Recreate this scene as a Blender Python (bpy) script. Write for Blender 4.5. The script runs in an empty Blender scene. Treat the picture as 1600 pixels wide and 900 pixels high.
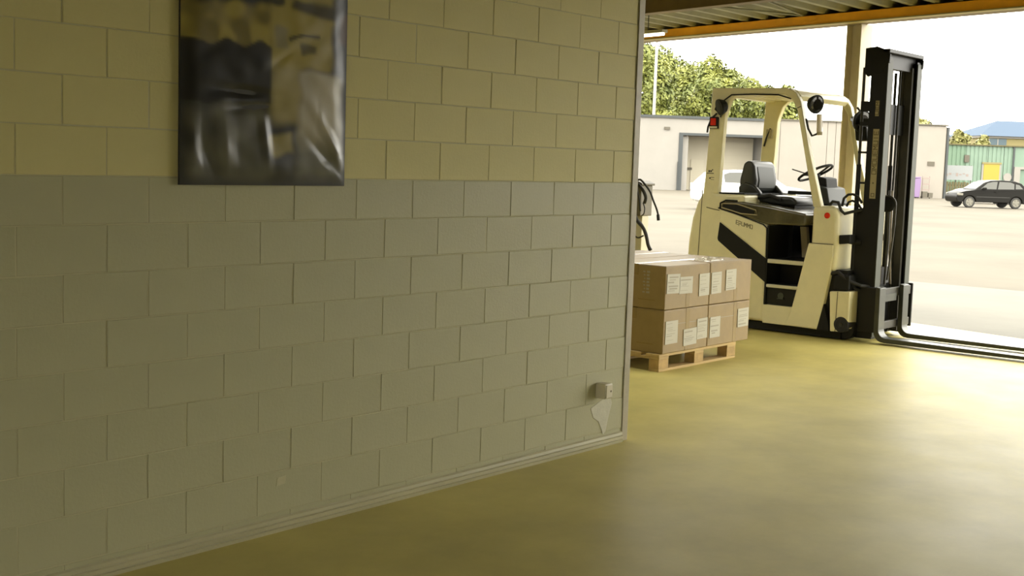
import bpy, bmesh, math, random
from mathutils import Vector, Matrix, noise
random.seed(7)
S = bpy.context.scene
COL = S.collection

# ------------------------------------------------------------------ camera
cam_d = bpy.data.cameras.new('camera')
cam = bpy.data.objects.new('camera', cam_d)
COL.objects.link(cam)
S.camera = cam
cam_d.sensor_width = 36.0
cam_d.lens = 36.0 * 1963.3 / 1600.0
cam_d.clip_start = 0.05
cam_d.clip_end = 1500
YAW, PITCH, ROLL, EYE = 0.69164, 0.10091, 0.03284, 1.675
F = Vector((math.cos(YAW), math.sin(YAW), 0))
Rt = Vector((math.sin(YAW), -math.cos(YAW), 0))
Up = Vector((0, 0, 1))
F2 = F * math.cos(PITCH) - Up * math.sin(PITCH)
U2 = Up * math.cos(PITCH) + F * math.sin(PITCH)
R3 = Rt * math.cos(ROLL) + U2 * math.sin(ROLL)
U3 = U2 * math.cos(ROLL) - Rt * math.sin(ROLL)
m = Matrix.Identity(4)
for i in range(3):
    m[i][0], m[i][1], m[i][2] = R3[i], U3[i], -F2[i]
m[2][3] = EYE
cam.matrix_world = m

# ------------------------------------------------------------------ sky, light, exposure
SKY = 7.5
w = bpy.data.worlds.new('overcast_sky')
S.world = w
w.use_nodes = True
bg = w.node_tree.nodes['Background']
bg.inputs[0].default_value = (1.0, 0.975, 0.89, 1)
bg.inputs[1].default_value = SKY
S.view_settings.view_transform = 'Standard'
S.view_settings.look = 'None'
S.view_settings.exposure = 0.0
S.view_settings.gamma = 1.0
S.view_settings.use_curve_mapping = False


# ------------------------------------------------------------------ materials
def mat(name, col, rough=0.6, metal=0.0, var=0.0, scale=4.0, bump=0.0, bscale=40.0, coat=0.0, spec=0.5,
        emit=None, alpha=None, stretch=(1, 1, 1), var_col=None, rvar=0.0, detail=5.0):
    M = bpy.data.materials.new(name)
    M.use_nodes = True
    nt = M.node_tree
    b = nt.nodes['Principled BSDF']
    b.inputs['Base Color'].default_value = (*col, 1)
    b.inputs['Roughness'].default_value = rough
    b.inputs['Metallic'].default_value = metal
    b.inputs['Coat Weight'].default_value = coat
    b.inputs['Coat Roughness'].default_value = 0.12
    b.inputs['Specular IOR Level'].default_value = spec
    if emit:
        b.inputs['Emission Color'].default_value = (*emit[0], 1)
        b.inputs['Emission Strength'].default_value = emit[1]
    if alpha is not None:
        b.inputs['Alpha'].default_value = alpha
    if var or bump or rvar:
        tc = nt.nodes.new('ShaderNodeTexCoord')
        mp = nt.nodes.new('ShaderNodeMapping')
        mp.inputs['Scale'].default_value = stretch
        nt.links.new(tc.outputs['Object'], mp.inputs['Vector'])
    if var:
        n = nt.nodes.new('ShaderNodeTexNoise')
        n.inputs['Scale'].default_value = scale
        n.inputs['Detail'].default_value = detail
        n.inputs['Roughness'].default_value = 0.62
        nt.links.new(mp.outputs['Vector'], n.inputs['Vector'])
        r = nt.nodes.new('ShaderNodeValToRGB')
        r.color_ramp.elements[0].position = 0.32
        r.color_ramp.elements[1].position = 0.70
        c2 = var_col if var_col else tuple(max(0, c * (1 - var)) for c in col)
        c1 = tuple(min(1, c * (1 + var * 0.55)) for c in col)
        r.color_ramp.elements[0].color = (*c2, 1)
        r.color_ramp.elements[1].color = (*c1, 1)
        nt.links.new(n.outputs['Fac'], r.inputs['Fac'])
        nt.links.new(r.outputs['Color'], b.inputs['Base Color'])
    if rvar:
        n3 = nt.nodes.new('ShaderNodeTexNoise')
        n3.inputs['Scale'].default_value = scale * 1.7
        n3.inputs['Detail'].default_value = 6
        nt.links.new(mp.outputs['Vector'], n3.inputs['Vector'])
        mr = nt.nodes.new('ShaderNodeMapRange')
        mr.inputs[1].default_value = 0.3
        mr.inputs[2].default_value = 0.7
        mr.inputs[3].default_value = max(0.02, rough - rvar)
        mr.inputs[4].default_value = min(1, rough + rvar)
        nt.links.new(n3.outputs['Fac'], mr.inputs[0])
        nt.links.new(mr.outputs[0], b.inputs['Roughness'])
    if bump:
        n2 = nt.nodes.new('ShaderNodeTexNoise')
        n2.inputs['Scale'].default_value = bscale
        n2.inputs['Detail'].default_value = 4
        nt.links.new(mp.outputs['Vector'], n2.inputs['Vector'])
        bp = nt.nodes.new('ShaderNodeBump')
        bp.inputs['Strength'].default_value = bump
        bp.inputs['Distance'].default_value = 0.01
        nt.links.new(n2.outputs['Fac'], bp.inputs['Height'])
        nt.links.new(bp.outputs['Normal'], b.inputs['Normal'])
    return M


def attr_mat(name, attr, rough, bump=0.0, bscale=30, coat=0.0):
    M = mat(name, (0.5, 0.5, 0.5), rough, bump=bump, bscale=bscale, coat=coat)
    nt = M.node_tree
    a = nt.nodes.new('ShaderNodeVertexColor')
    a.layer_name = attr
    nt.links.new(a.outputs['Color'], nt.nodes['Principled BSDF'].inputs['Base Color'])
    return M


MT = dict(
    wall_up=mat('wall_paint_cream', (0.6, 0.54, 0.235), 0.62, var=0.05, scale=2.2, bump=0.10, bscale=70),
    wall_lo=mat('wall_paint_greyish', (0.435, 0.414, 0.24), 0.5, var=0.06, scale=2.0, bump=0.10, bscale=70),
    mortar=mat('mortar_paint', (0.49, 0.46, 0.265), 0.65, bump=0.15, bscale=60),
    plaster=mat('white_filler', (0.56, 0.54, 0.4), 0.6, var=0.08, scale=14, bump=0.2, bscale=60),
    base=mat('skirting_paint', (0.48, 0.445, 0.27), 0.32, var=0.12, scale=6, stretch=(0.4, 3, 3)),
    guard=mat('corner_guard_paint', (0.42, 0.37, 0.25), 0.45, var=0.14, scale=9, bump=0.15, bscale=30),
    floor=mat('sealed_concrete_floor', (0.57, 0.485, 0.150), 0.50, var=0.17, scale=1.6, bump=0.012, bscale=7, rvar=0.03, detail=9, spec=0.3),
    apron=mat('concrete_apron', (0.114, 0.107, 0.084), 0.7, var=0.14, scale=0.7, bump=0.1, bscale=8, detail=9, spec=0.15),
    asphalt=mat('pale_asphalt', (0.108, 0.096, 0.074), 0.9, var=0.18, scale=0.25, detail=8, spec=0.15),
    deck=mat('roof_deck_metal', (0.22, 0.21, 0.115), 0.5, var=0.25, scale=2.5),
    purlin=mat('brown_primer_steel', (0.17, 0.115, 0.045), 0.6, var=0.2, scale=3),
    orange=mat('orange_beam_paint', (0.95, 0.43, 0.012), 0.5, var=0.14, scale=3),
    lip=mat('pale_flange_paint', (0.42, 0.36, 0.17), 0.5),
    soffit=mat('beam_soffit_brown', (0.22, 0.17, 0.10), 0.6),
    post_a=mat('post_grey_green', (0.58, 0.51, 0.36), 0.5, var=0.1, scale=5),
    plain=mat('hall_wall_paint', (0.55, 0.51, 0.37), 0.7),
    cream=mat('truck_cream_paint', (0.78, 0.71, 0.415), 0.38, var=0.06, scale=5, coat=0.15),
    cream2=mat('truck_cream_panel', (0.81, 0.74, 0.435), 0.36, var=0.05, scale=5, coat=0.2),
    black=mat('black_plastic', (0.01, 0.01, 0.0075), 0.6, spec=0.25),
    blackg=mat('black_gloss_paint', (0.009, 0.009, 0.007), 0.45, spec=0.3),
    vinyl=mat('seat_vinyl', (0.018, 0.019, 0.015), 0.38, bump=0.05, bscale=60),
    rubber=mat('rubber', (0.018, 0.017, 0.014), 0.75),
    steel=mat('mast_steel_edge', (0.055, 0.060, 0.042), 0.5, metal=0.0, spec=0.3, var=0.2, scale=8, stretch=(1, 1, .2)),
    steel_d=mat('dark_oily_steel', (0.035, 0.032, 0.022), 0.5, metal=0.0, var=0.3, scale=9),
    forkm=mat('fork_steel', (0.045, 0.047, 0.034), 0.36, metal=0.1, var=0.3, scale=6),
    blade=mat('worn_fork_blade', (0.50, 0.48, 0.38), 0.30, metal=0.7, var=0.2, scale=6),
    brass=mat('chain_greased', (0.13, 0.10, 0.05), 0.6, metal=0.0, var=0.3, scale=30),
    hood=mat('seat_deck_gloss', (0.10, 0.088, 0.045), 0.22, var=0.35, scale=5, coat=0.5),
    dash=mat('dash_grey_plastic', (0.02, 0.023, 0.017), 0.5),
    red=mat('red_lens', (0.72, 0.03, 0.01), 0.25, coat=0.4),
    amber=mat('indicator_lens', (0.62, 0.53, 0.36), 0.2, coat=0.5),
    lens=mat('lamp_lens', (0.035, 0.033, 0.028), 0.12, metal=0.6),
    step=mat('step_edge_pale', (0.60, 0.56, 0.37), 0.5),
    decal=mat('decal_beige', (0.40, 0.34, 0.18), 0.5),
    ink=mat('decal_ink', (0.13, 0.11, 0.05), 0.6),
    ink_k=mat('black_ink', (0.03, 0.028, 0.02), 0.6),
    card=mat('cardboard', (0.30, 0.205, 0.072), 0.55, var=0.10, scale=7, bump=0.06, bscale=25, coat=0.04),
    cardb=mat('cardboard_tape', (0.29, 0.2, 0.075), 0.25, var=0.08, scale=9, coat=0.2),
    paper=mat('label_paper', (0.47, 0.44, 0.33), 0.5),
    print_=mat('label_print', (0.32, 0.29, 0.21), 0.6),
    film=mat('clear_film', (0.80, 0.76, 0.60), 0.12, alpha=0.35, coat=0.6),
    pine=mat('pallet_pine', (0.55, 0.385, 0.145), 0.7, var=0.22, scale=5, stretch=(0.5, 3, 8), bump=0.1, bscale=25),
    pine2=mat('pallet_block', (0.50, 0.33, 0.115), 0.75, var=0.3, scale=9, bump=0.1, bscale=30),
    sock=mat('socket_plastic', (0.58, 0.53, 0.37), 0.4),
    cab=mat('charger_brown_grey', (0.1, 0.083, 0.045), 0.55, var=0.15, scale=6),
    cab_l=mat('charger_pale_metal', (0.45, 0.42, 0.30), 0.5),
    tube=mat('fluorescent_tube', (0.9, 0.9, 0.85), 0.4, emit=((1.0, 0.93, 0.74), 5.0)),
    render=mat('white_render', (0.225, 0.212, 0.188), 0.85, var=0.06, scale=0.6),
    render2=mat('cream_cladding', (0.235, 0.214, 0.182), 0.8, var=0.05, scale=0.7),
    bgrey=mat('blue_grey_frame', (0.034, 0.039, 0.039), 0.6),
    recess=mat('recess_wall', (0.4, 0.365, 0.285), 0.85),
    recess_d=mat('recess_door', (0.42, 0.385, 0.30), 0.85),
    seam=mat('panel_seam', (0.085, 0.075, 0.055), 0.8),
    wpole=mat('white_pole', (0.26, 0.25, 0.22), 0.5),
    green=mat('pale_green_cladding', (0.158, 0.218, 0.168), 0.7, var=0.08, scale=0.8, spec=0.1),
    green2=mat('mid_green_cladding', (0.125, 0.185, 0.13), 0.7, spec=0.1),
    yellow=mat('yellow_door', (0.27, 0.205, 0.02), 0.6),
    blue=mat('blue_roof', (0.062, 0.086, 0.122), 0.9, spec=0.1),
    bluew=mat('blue_window', (0.04, 0.07, 0.085), 0.4),
    sand=mat('sand_wall', (0.19, 0.16, 0.065), 0.8),
    brown=mat('brown_opening', (0.07, 0.052, 0.03), 0.8),
    board=mat('pale_blue_banner', (0.22, 0.232, 0.23), 0.7),
    olive=mat('olive_fence', (0.09, 0.077, 0.033), 0.85, var=0.2, scale=3),
    carblk=mat('car_paint_black', (0.007, 0.0065, 0.005), 0.4, spec=0.12),
    carwht=mat('car_paint_white', (0.5, 0.49, 0.45), 0.25, coat=0.5),
    glass=mat('car_glass', (0.055, 0.055, 0.045), 0.08, coat=0.6),
    glass_l=mat('car_glass_pale', (0.05, 0.05, 0.04), 0.10),
    rim=mat('alloy_rim', (0.16, 0.15, 0.12), 0.4, metal=0.4),
    purple=mat('purple_plastic', (0.17, 0.11, 0.21), 0.6),
    pink=mat('pale_pink_plastic', (0.21, 0.165, 0.145), 0.6),
    bark=mat('bark', (0.10, 0.075, 0.045), 0.9),
    leaf=mat('leaf_green', (0.15, 0.155, 0.022), 0.6, var=0.45, scale=0.55, var_col=(0.07, 0.095, 0.02)),
    leaf2=mat('leaf_yellow', (0.2, 0.19, 0.055), 0.6, var=0.3, scale=0.8),
)


# ------------------------------------------------------------------ mesh helpers
class MB:
    def __init__(s):
        s.v = []
        s.f = []

    def add(s, vs, fs):
        o = len(s.v)
        s.v += [tuple(v) for v in vs]
        s.f += [tuple(i + o for i in f) for f in fs]
        return s

    def box(s, x0, x1, y0, y1, z0, z1):
        vs = [(x, y, z) for x in (x0, x1) for y in (y0, y1) for z in (z0, z1)]
        return s.add(vs, [(0, 1, 3, 2), (4, 6, 7, 5), (0, 4, 5, 1), (2, 3, 7, 6), (0, 2, 6, 4), (1, 5, 7, 3)])

    def prism(s, poly, a, b, axis='x'):
        """poly of 2-D points extruded from a to b; axis x: poly is (y,z); y: (x,z); z: (x,y)"""
        n = len(poly)

        def pt(p, t):
            return {'x': (t, p[0], p[1]), 'y': (p[0], t, p[1]), 'z': (p[0], p[1], t)}[axis]
        vs = [pt(p, a) for p in poly] + [pt(p, b) for p in poly]
        fs = [tuple(range(n)), tuple(range(2 * n - 1, n - 1, -1))]
        fs += [(i, (i + 1) % n, n + (i + 1) % n, n + i) for i in range(n)]
        return s.add(vs, fs)

    def tube(s, pts, r, n=8, closed=False):
        pts = [Vector(p) for p in pts]
        rings = []
        L = len(pts)
        up = Vector((0.13, 0.31, 0.94)).normalized()
        prev = None
        for i, p in enumerate(pts):
            if closed:
                d = pts[(i + 1) % L] - pts[i - 1]
            else:
                d = pts[min(i + 1, L - 1)] - pts[max(i - 1, 0)]
            d.normalize()
            a = (prev - d * prev.dot(d)) if prev is not None else d.cross(up)
            if a.length < 1e-4:
                a = d.cross(Vector((1, 0, 0)))
            a.normalize()
            prev = a
            bb = d.cross(a)
            rr = r[i] if isinstance(r, (list, tuple)) else r
            rings.append([p + (a * math.cos(2 * math.pi * k / n) + bb * math.sin(2 * math.pi * k / n)) * rr for k in range(n)])
        vs = [v for q in rings for v in q]
        fs = []
        for i in range(L if closed else L - 1):
            j = (i + 1) % L
            for k in range(n):
                fs.append((i * n + k, i * n + (k + 1) % n, j * n + (k + 1) % n, j * n + k))
        if not closed:
            fs += [tuple(range(n)), tuple(range((L - 1) * n, L * n))]
        return s.add(vs, fs)

    def lathe(s, prof, c, axis, n=20):
        """prof: (distance along axis, radius) list"""
        c = Vector(c)
        ax = Vector(axis).normalized()
        a = ax.orthogonal().normalized()
        b = ax.cross(a)
        vs = []
        for t, r in prof:
            for k in range(n):
                an = 2 * math.pi * k / n
                vs.append(c + ax * t + (a * math.cos(an) + b * math.sin(an)) * max(r, 1e-4))
        fs = []
        for i in range(len(prof) - 1):
            for k in range(n):
                fs.append((i * n + k, i * n + (k + 1) % n, (i + 1) * n + (k + 1) % n, (i + 1) * n + k))
        fs += [tuple(range(n)), tuple(range((len(prof) - 1) * n, len(prof) * n))]
        return s.add(vs, fs)

    def obox(s, c, ux, uy, uz):
        """oriented box: centre and three half-vectors"""
        c, ux, uy, uz = Vector(c), Vector(ux), Vector(uy), Vector(uz)
        vs = [c + ux * i + uy * j + uz * k for i in (-1, 1) for j in (-1, 1) for k in (-1, 1)]
        return s.add(vs, [(0, 1, 3, 2), (4, 6, 7, 5), (0, 4, 5, 1), (2, 3, 7, 6), (0, 2, 6, 4), (1, 5, 7, 3)])

    def mesh(s, name, material, off=(0, 0, 0), smooth=False):
        me = bpy.data.meshes.new(name)
        me.from_pydata([(x - off[0], y - off[1], z - off[2]) for x, y, z in s.v], [], s.f)
        bm = bmesh.new()
        bm.from_mesh(me)
        bmesh.ops.recalc_face_normals(bm, faces=bm.faces)
        bm.to_mesh(me)
        bm.free()
        me.materials.append(MT[material] if isinstance(material, str) else material)
        if smooth:
            for p in me.polygons:
                p.use_smooth = True
        return me

    def build(s, name, material, parent=None, bevel=0.0, seg=2, smooth=False, label=None):
        off = (0, 0, 0)
        if parent is not None:
            off = ORG.get(parent.name, (0, 0, 0))
        o = bpy.data.objects.new(name, s.mesh(name, material, off, smooth))
        COL.objects.link(o)
        if parent is not None:
            o.parent = parent
            ORG[o.name] = off
        if bevel:
            b = o.modifiers.new('bevel', 'BEVEL')
            b.width = bevel
            b.segments = seg
            b.limit_method = 'ANGLE'
            b.angle_limit = math.radians(35)
            if seg > 2:
                for p in o.data.polygons:
                    p.use_smooth = True
                try:
                    o.data.set_sharp_from_angle(angle=math.radians(40))
                except Exception:
                    pass
        if label:
            o['label'] = label
        return o


ORG = {}


def thing(name, label, cat, loc=(0, 0, 0), group=None, local=False, rotz=0.0):
    """an Empty at the thing's base; parts are written in world space unless local"""
    o = bpy.data.objects.new(name, None)
    o.empty_display_size = 0.1
    COL.objects.link(o)
    o.location = loc
    o.rotation_euler = (0, 0, rotz)
    o['label'] = label
    o['category'] = cat
    if group:
        o['group'] = group
    ORG[o.name] = (0, 0, 0) if local else tuple(loc)
    return o


def tag(o, label, cat, group=None):
    o['label'] = label
    o['category'] = cat
    if group:
        o['group'] = group
    return o


def struct(o, label=None):
    o['kind'] = 'structure'
    if label:
        o['label'] = label
    return o


def arc(c, r, a0, a1, n, f=lambda a, b: (a, b)):
    return [f(c[0] + r * math.cos(a0 + (a1 - a0) * i / n), c[1] + r * math.sin(a0 + (a1 - a0) * i / n)) for i in range(n + 1)]


# ================================================================== THE HALL
WY = 4.26            # face of the block wall
WX1 = 6.282          # its free end
CEIL = 3.52
BAND = 1.567         # height where the two paints meet
CO = 0.185           # course height
TAN = math.tan(math.radians(14.2))


def door_x(y, off=0.0):      # far edge of the door beam
    return 14.06 + (y - 6.693) * TAN + off


# floor runs out to the line of the doorway, the apron and the yard go on from there
b = MB()
ys = (-10.0, 12.5)
b.prism([(-6, ys[0]), (door_x(ys[0]), ys[0]), (door_x(ys[1]), ys[1]), (-6, ys[1])], -0.2, 0.0, 'z')
struct(b.build('floor', 'floor'), 'yellowish sealed concrete floor of the hall')
b = MB()
b.prism([(door_x(-30, .004), -30), (19.15, -30), (19.15, 40), (door_x(40, .004), 40)], -0.2, -0.004, 'z')
struct(b.build('ground_apron', 'apron'), 'pale concrete apron outside the doorway')
b = MB()
b.box(19.158, 600, -400, 500, -0.3, -0.012)
b.box(-200, -6.0, -400, 500, -0.3, -0.012)
struct(b.build('ground_yard', 'asphalt'), 'sunlit beige asphalt of the yard')

# --- the block wall: a core and every block on its own
b = MB()
b.box(-6, WX1 - .004, WY + 0.0031, WY + 0.20, 0, CEIL - .06)
wall = struct(b.build('wall_left', 'mortar'), 'painted concrete block wall in two tones')


def block_mesh(name, L, H, material):
    D = 0.0042
    bv = 0.0018
    x, z = L / 2, H / 2
    vs = [(-x, D, -z), (x, D, -z), (x, D, z), (-x, D, z),
          (-x, bv, -z), (x, bv, -z), (x, bv, z), (-x, bv, z),
          (-x + bv, 0, -z + bv), (x - bv, 0, -z + bv), (x - bv, 0, z - bv), (-x + bv, 0, z - bv)]
    fs = []
    for k in (0, 4):
        for i in range(4):
            j = (i + 1) % 4
            fs.append((k + i, k + j, k + 4 + j, k + 4 + i))
    fs.append((8, 9, 10, 11))
    return MB().add(vs, fs).mesh(name, material)


JT = 0.0044
meshes = {}
SX0 = 4.0
row = 0
z_lines = [BAND - CO * k for k in range(8, -1, -1)] + [BAND + CO * k for k in range(1, 11)]
rows = [(0.0, z_lines[0])] + list(zip(z_lines[:-1], z_lines[1:]))
for (z0, z1) in rows:
    k = round((BAND - z1) / CO)         # 0 for the course just under the band line
    off = 0.0 if k % 2 == 0 else CO
    z1 = min(z1, CEIL - .06)
    paint = 'wall_lo' if k >= 0 else 'wall_up'
    x = SX0 + off - CO * 2 * 12
    while x < WX1 - 0.06:
        xa, xb = max(x, 0.9), min(x + 2 * CO, WX1 - 0.05)
        x += 2 * CO
        if xb - xa < 0.06:
            continue
        L = round(xb - xa - JT, 4)
        H = round(z1 - z0 - JT, 4)
        key = (L, H, paint)
        if key not in meshes:
            meshes[key] = block_mesh('block', L, H, paint)
        o = bpy.data.objects.new('block', meshes[key])
        COL.objects.link(o)
        o.parent = wall
        o.location = ((xa + xb) / 2 + random.uniform(-.0012, .0012), WY + random.uniform(-.0007, .0012), (z0 + z1) / 2 + random.uniform(-.001, .001))
        o.rotation_euler = (random.gauss(0, .004), random.gauss(0, .0014), random.gauss(0, .0024))
# filler smear under the socket
pts = [(5.90, .245), (5.95, .262), (6.02, .285), (6.10, .287), (6.115, .25), (6.085, .17), (6.06, .085), (6.035, .07), (6.02, .10), (5.985, .155), (5.93, .185)]
MB().prism(pts, WY - .0032, WY + .002, 'y').build('filler_patch', 'plaster', wall, bevel=.002, label='white filler smear under the socket')
MB().prism([(3.55, .205), (3.60, .21), (3.605, .245), (3.555, .242)], WY - .0022, WY + .002, 'y').build('filler_patch', 'mortar', wall)

# ribbed skirting
prof = [(WY - .001, 0), (WY - .020, 0), (WY - .021, .014), (WY - .014, .018), (WY - .019, .022), (WY - .018, .036), (WY - .011, .040),
        (WY - .015, .044), (WY - .013, .058), (WY - .004, .064), (WY - .001, .064)]
struct(MB().prism(prof, -6, WX1 - .058, 'x').build('baseboard_left', 'base'), 'ribbed pale skirting along the block wall')
# angle iron on the free corner
b = MB()
b.prism([(WX1 - .052, WY - .006), (WX1 + .006, WY - .006), (WX1 + .006, WY + .06), (WX1, WY + .06), (WX1, WY + .0), (WX1 - .052, WY + .0)], 0.0, CEIL - .06, 'z')
struct(b.build('trim_corner_guard', 'guard', bevel=.003), 'painted steel angle guarding the free end of the wall')

# the rest of the hall shell, outside the picture
b = MB()
b.box(-6.2, -6.0, -10, -6.5, 0, CEIL)  # pieces leave an unseen gateway, added to let daylight in from behind
b.box(-6.2, -6.0, -1.0, 12.5, 0, CEIL)
b.box(-6.2, -6.0, -6.5, -1.0, 3.2, CEIL)
struct(b.build('wall_back', 'plain'), 'painted rear wall of the hall with an unseen gateway added for daylight')
b = MB()
b.box(-6, door_x(-10), -10.2, -10.0, 0, CEIL)
struct(b.build('wall_right', 'plain'), 'plain painted side wall of the hall')
b = MB()
b.box(-6, door_x(12.5), 12.5, 12.7, 0, CEIL)
struct(b.build('wall_far', 'plain'), 'plain painted side wall beyond the block wall')

# trapezoid roof deck, ribs running along the wall
b = MB()
P = 0.30
vs, fs = [], []
y = -10.0
zt, zl = CEIL + 0.045, CEIL - 0.012
prof = []
while y < 12.6:
    prof += [(y, zl), (y + .07, zl), (y + .11, zt), (y + .26, zt)]
    y += P
ADDED_OPENINGS = [(7.0, 9.3, 5.75, 6.75), (7.0, 9.3, 7.25, 8.25), (7.0, 9.3, 8.75, 9.75)]  # unseen roof openings added to brighten the truck and carton sides


def spans(x0, x1, ym):
    out = [(x0, x1)]
    for (hx0, hx1, hy0, hy1) in ADDED_OPENINGS:
        if hy0 < ym < hy1:
            out = [q for (a, c) in out for q in ((a, min(c, hx0)), (max(a, hx1), c)) if q[1] > q[0]]
    return out


for (p, q) in zip(prof[:-1], prof[1:]):
    for (a, c) in spans(-6.2, 1000, (p[0] + q[0]) / 2):
        o_ = len(vs)
        vs += [(a, *p), (min(c, door_x(p[0], .05)), *p), (min(c, door_x(q[0], .05)), *q), (a, *q)]
        fs.append((o_, o_ + 1, o_ + 2, o_ + 3))
b.add(vs, fs)
ceil = struct(b.build('ceiling', 'deck'), 'trapezoid metal roof deck')
b = MB()
cuts = sorted({-10.2, 12.7} | {h[2] for h in ADDED_OPENINGS} | {h[3] for h in ADDED_OPENINGS})
for (ya, yb) in zip(cuts[:-1], cuts[1:]):
    for (a, c) in spans(-6.2, 1000, (ya + yb) / 2):
        b.prism([(a, ya), (min(c, door_x(ya, .05)), ya), (min(c, door_x(yb, .05)), yb), (a, yb)], CEIL + .05, CEIL + .15, 'z')
b.build('roof_slab', 'deck', ceil)
for (hx0, hx1, hy0, hy1) in ADDED_OPENINGS:  # kerbs and bars dressing the added daylight openings
    b = MB()
    b.box(hx0 - .03, hx0, hy0 - .03, hy1 + .03, CEIL - .02, CEIL + .25)
    b.box(hx1, hx1 + .03, hy0 - .03, hy1 + .03, CEIL - .02, CEIL + .25)
    b.box(hx0, hx1, hy0 - .03, hy0, CEIL - .02, CEIL + .25)
    b.box(hx0, hx1, hy1, hy1 + .03, CEIL - .02, CEIL + .25)
    b.build('added_opening_kerb', 'plain', ceil)
    for k in range(1, 4):
        xx = hx0 + (hx1 - hx0) * k / 4
        MB().box(xx - .02, xx + .02, hy0, hy1, CEIL + .20, CEIL + .25).build('added_opening_bar', 'plain', ceil)
# purlins parallel to the doorway
for i, dx in enumerate((-2.42, -4.62, -6.8, -9.0, -11.2)):
    x0 = door_x(12.4, dx)
    c = Vector((0, 0, 0))
    ya, yb = (12.4, -9.9)
    b = MB()
    b.prism([(door_x(ya, dx), ya), (door_x(yb, dx), yb), (door_x(yb, dx) - .09, yb), (door_x(ya, dx) - .09, ya)], 3.372, CEIL - .013, 'z')
    b.prism([(door_x(ya, dx) + .05, ya), (door_x(yb, dx) + .05, yb), (door_x(yb, dx) - .095, yb), (door_x(ya, dx) - .095, ya)], 3.360, 3.3718, 'z')
    b.build('purlin', 'purlin', ceil)
# small wind brace between purlin and beam
b = MB()
b.tube([(door_x(6.6, -2.3), 6.6, CEIL - .06), (door_x(7.1, -.35), 7.1, CEIL - .02)], .012, 6)
b.tube([(door_x(7.6, -2.3), 7.6, CEIL - .06), (door_x(7.1, -.35), 7.1, CEIL - .02)], .012, 6)
b.build('wind_brace', 'deck', ceil)

# orange beam over the doorway
ya, yb = 12.4, -2.3
b = MB()


def strip(b, o0, o1, z0, z1, ya=ya, yb=yb):
    return b.prism([(door_x(ya, o0), ya), (door_x(yb, o0), yb), (door_x(yb, o1), yb), (door_x(ya, o1), ya)], z0, z1, 'z')


strip(b, -.30, -.22, 3.392, 3.498)
beam = struct(b.build('trim_door_beam', 'orange', bevel=.004), 'orange painted steel beam over the doorway')
strip(MB(), -.315, -.20, 3.378, 3.391).build('flange', 'lip', beam)
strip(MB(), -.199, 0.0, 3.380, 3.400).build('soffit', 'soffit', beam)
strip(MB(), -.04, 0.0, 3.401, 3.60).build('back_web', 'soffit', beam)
# unseen wall beside the doorway, its edge placed to limit the daylight
b = MB()
b.prism([(door_x(-2.3, -.3), -2.3), (door_x(-10, -.3), -10), (door_x(-10), -10), (door_x(-2.3), -2.3)], 0, CEIL, 'z')
struct(b.build('wall_front', 'plain'), 'unseen wall narrowing the doorway to limit daylight')

# steel column in the doorway: an H section
pc = Vector((13.985, 6.45, 0))
du = Vector((math.sin(math.atan(TAN)), math.cos(math.atan(TAN)), 0))   # along the doorway
dv = Vector((du.y, -du.x, 0))                                          # out of the hall
b = MB()
b.obox(pc + Vector((0, 0, 1.69)), du * .105, dv * .004, Vector((0, 0, 1.688)))
post = struct(b.build('trim_door_post', 'post_a'), 'steel H column standing in the doorway')
MB().obox(pc + du * .10 + Vector((0, 0, 1.69)), du * .006, dv * .10, Vector((0, 0, 1.688))).build('column_flange', 'post_a', post)
MB().obox(pc - du * .10 + Vector((0, 0, 1.69)), du * .006, dv * .10, Vector((0, 0, 1.688))).build('column_flange', 'post_a', post)
MB().obox(pc + Vector((0, 0, .010)), du * .15, dv * .14, Vector((0, 0, .010))).build('base_plate', 'steel_d', post)

# fluorescent light near the beam
t = thing('ceiling_light', 'lit fluorescent batten hanging beside the orange beam', 'lamp', (13.06, 8.95, 3.25))
b = MB()
p0, p1 = Vector((12.91, 8.44, 3.285)), Vector((13.20, 9.60, 3.285))
dd = (p1 - p0) / 2
side = Vector((dd.y, -dd.x, 0)).normalized()
b.obox((p0 + p1) / 2, dd, side * .045, Vector((0, 0, .018)))
b.build('housing', 'cab_l', t)
MB().tube([p0 + dd * .03 - Vector((0, 0, .036)), p1 - dd * .03 - Vector((0, 0, .036))], .017, 10).build('tube', 'tube', t)
for q in (.25, .75):
    pp = p0.lerp(p1, q)
    MB().tube([pp + Vector((0, 0, .015)), (pp.x, pp.y, CEIL - .012)], .006, 6).build('hanger', 'steel_d', t)

# ================================================================== ON THE WALL
# socket box
t = thing('wall_socket', 'small surface socket box on the block wall near its free end', 'socket', (6.0, 4.22, .30))
MB().box(5.945, 6.018, 4.190, WY + .001, .302, .392).build('socket_box', 'sock', t, bevel=.006, seg=3)
MB().box(5.952, 6.011, 4.184, 4.1905, .309, .385).build('face_plate', 'sock', t, bevel=.003)
b = MB()
b.lathe([(0, .006), (.002, .006)], (5.995, 4.1825, .347), (0, 1, 0), 10)
b.build('pin_hole', 'ink', t)

# poster: crumpled glossy sheet over a thin board
PX0, PX1, PZ0, PZ1 = 3.02, 3.906, 1.536, 2.72
t = thing('poster', 'crumpled glossy dark poster with olive and grey patches on the block wall', 'poster', ((PX0 + PX1) / 2, WY, PZ0))
MB().box(PX0, PX1, WY - .016, WY - .006, PZ0, PZ1).build('backing_board', 'ink_k', t)
NX, NZ = 96, 128
vs, fs, cols = [], [], []


def sst(a, b, x):
    x = max(0, min(1, (x - a) / (b - a)))
    return x * x * (3 - 2 * x)


def mixc(a, b, k):
    return tuple(a[i] * (1 - k) + b[i] * k for i in range(3))


def inbox(u, v, u0, u1, v0, v1, s=.02):
    return sst(u0 - s, u0 + s, u) * (1 - sst(u1 - s, u1 + s, u)) * sst(v0 - s, v0 + s, v) * (1 - sst(v1 - s, v1 + s, v))


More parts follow.
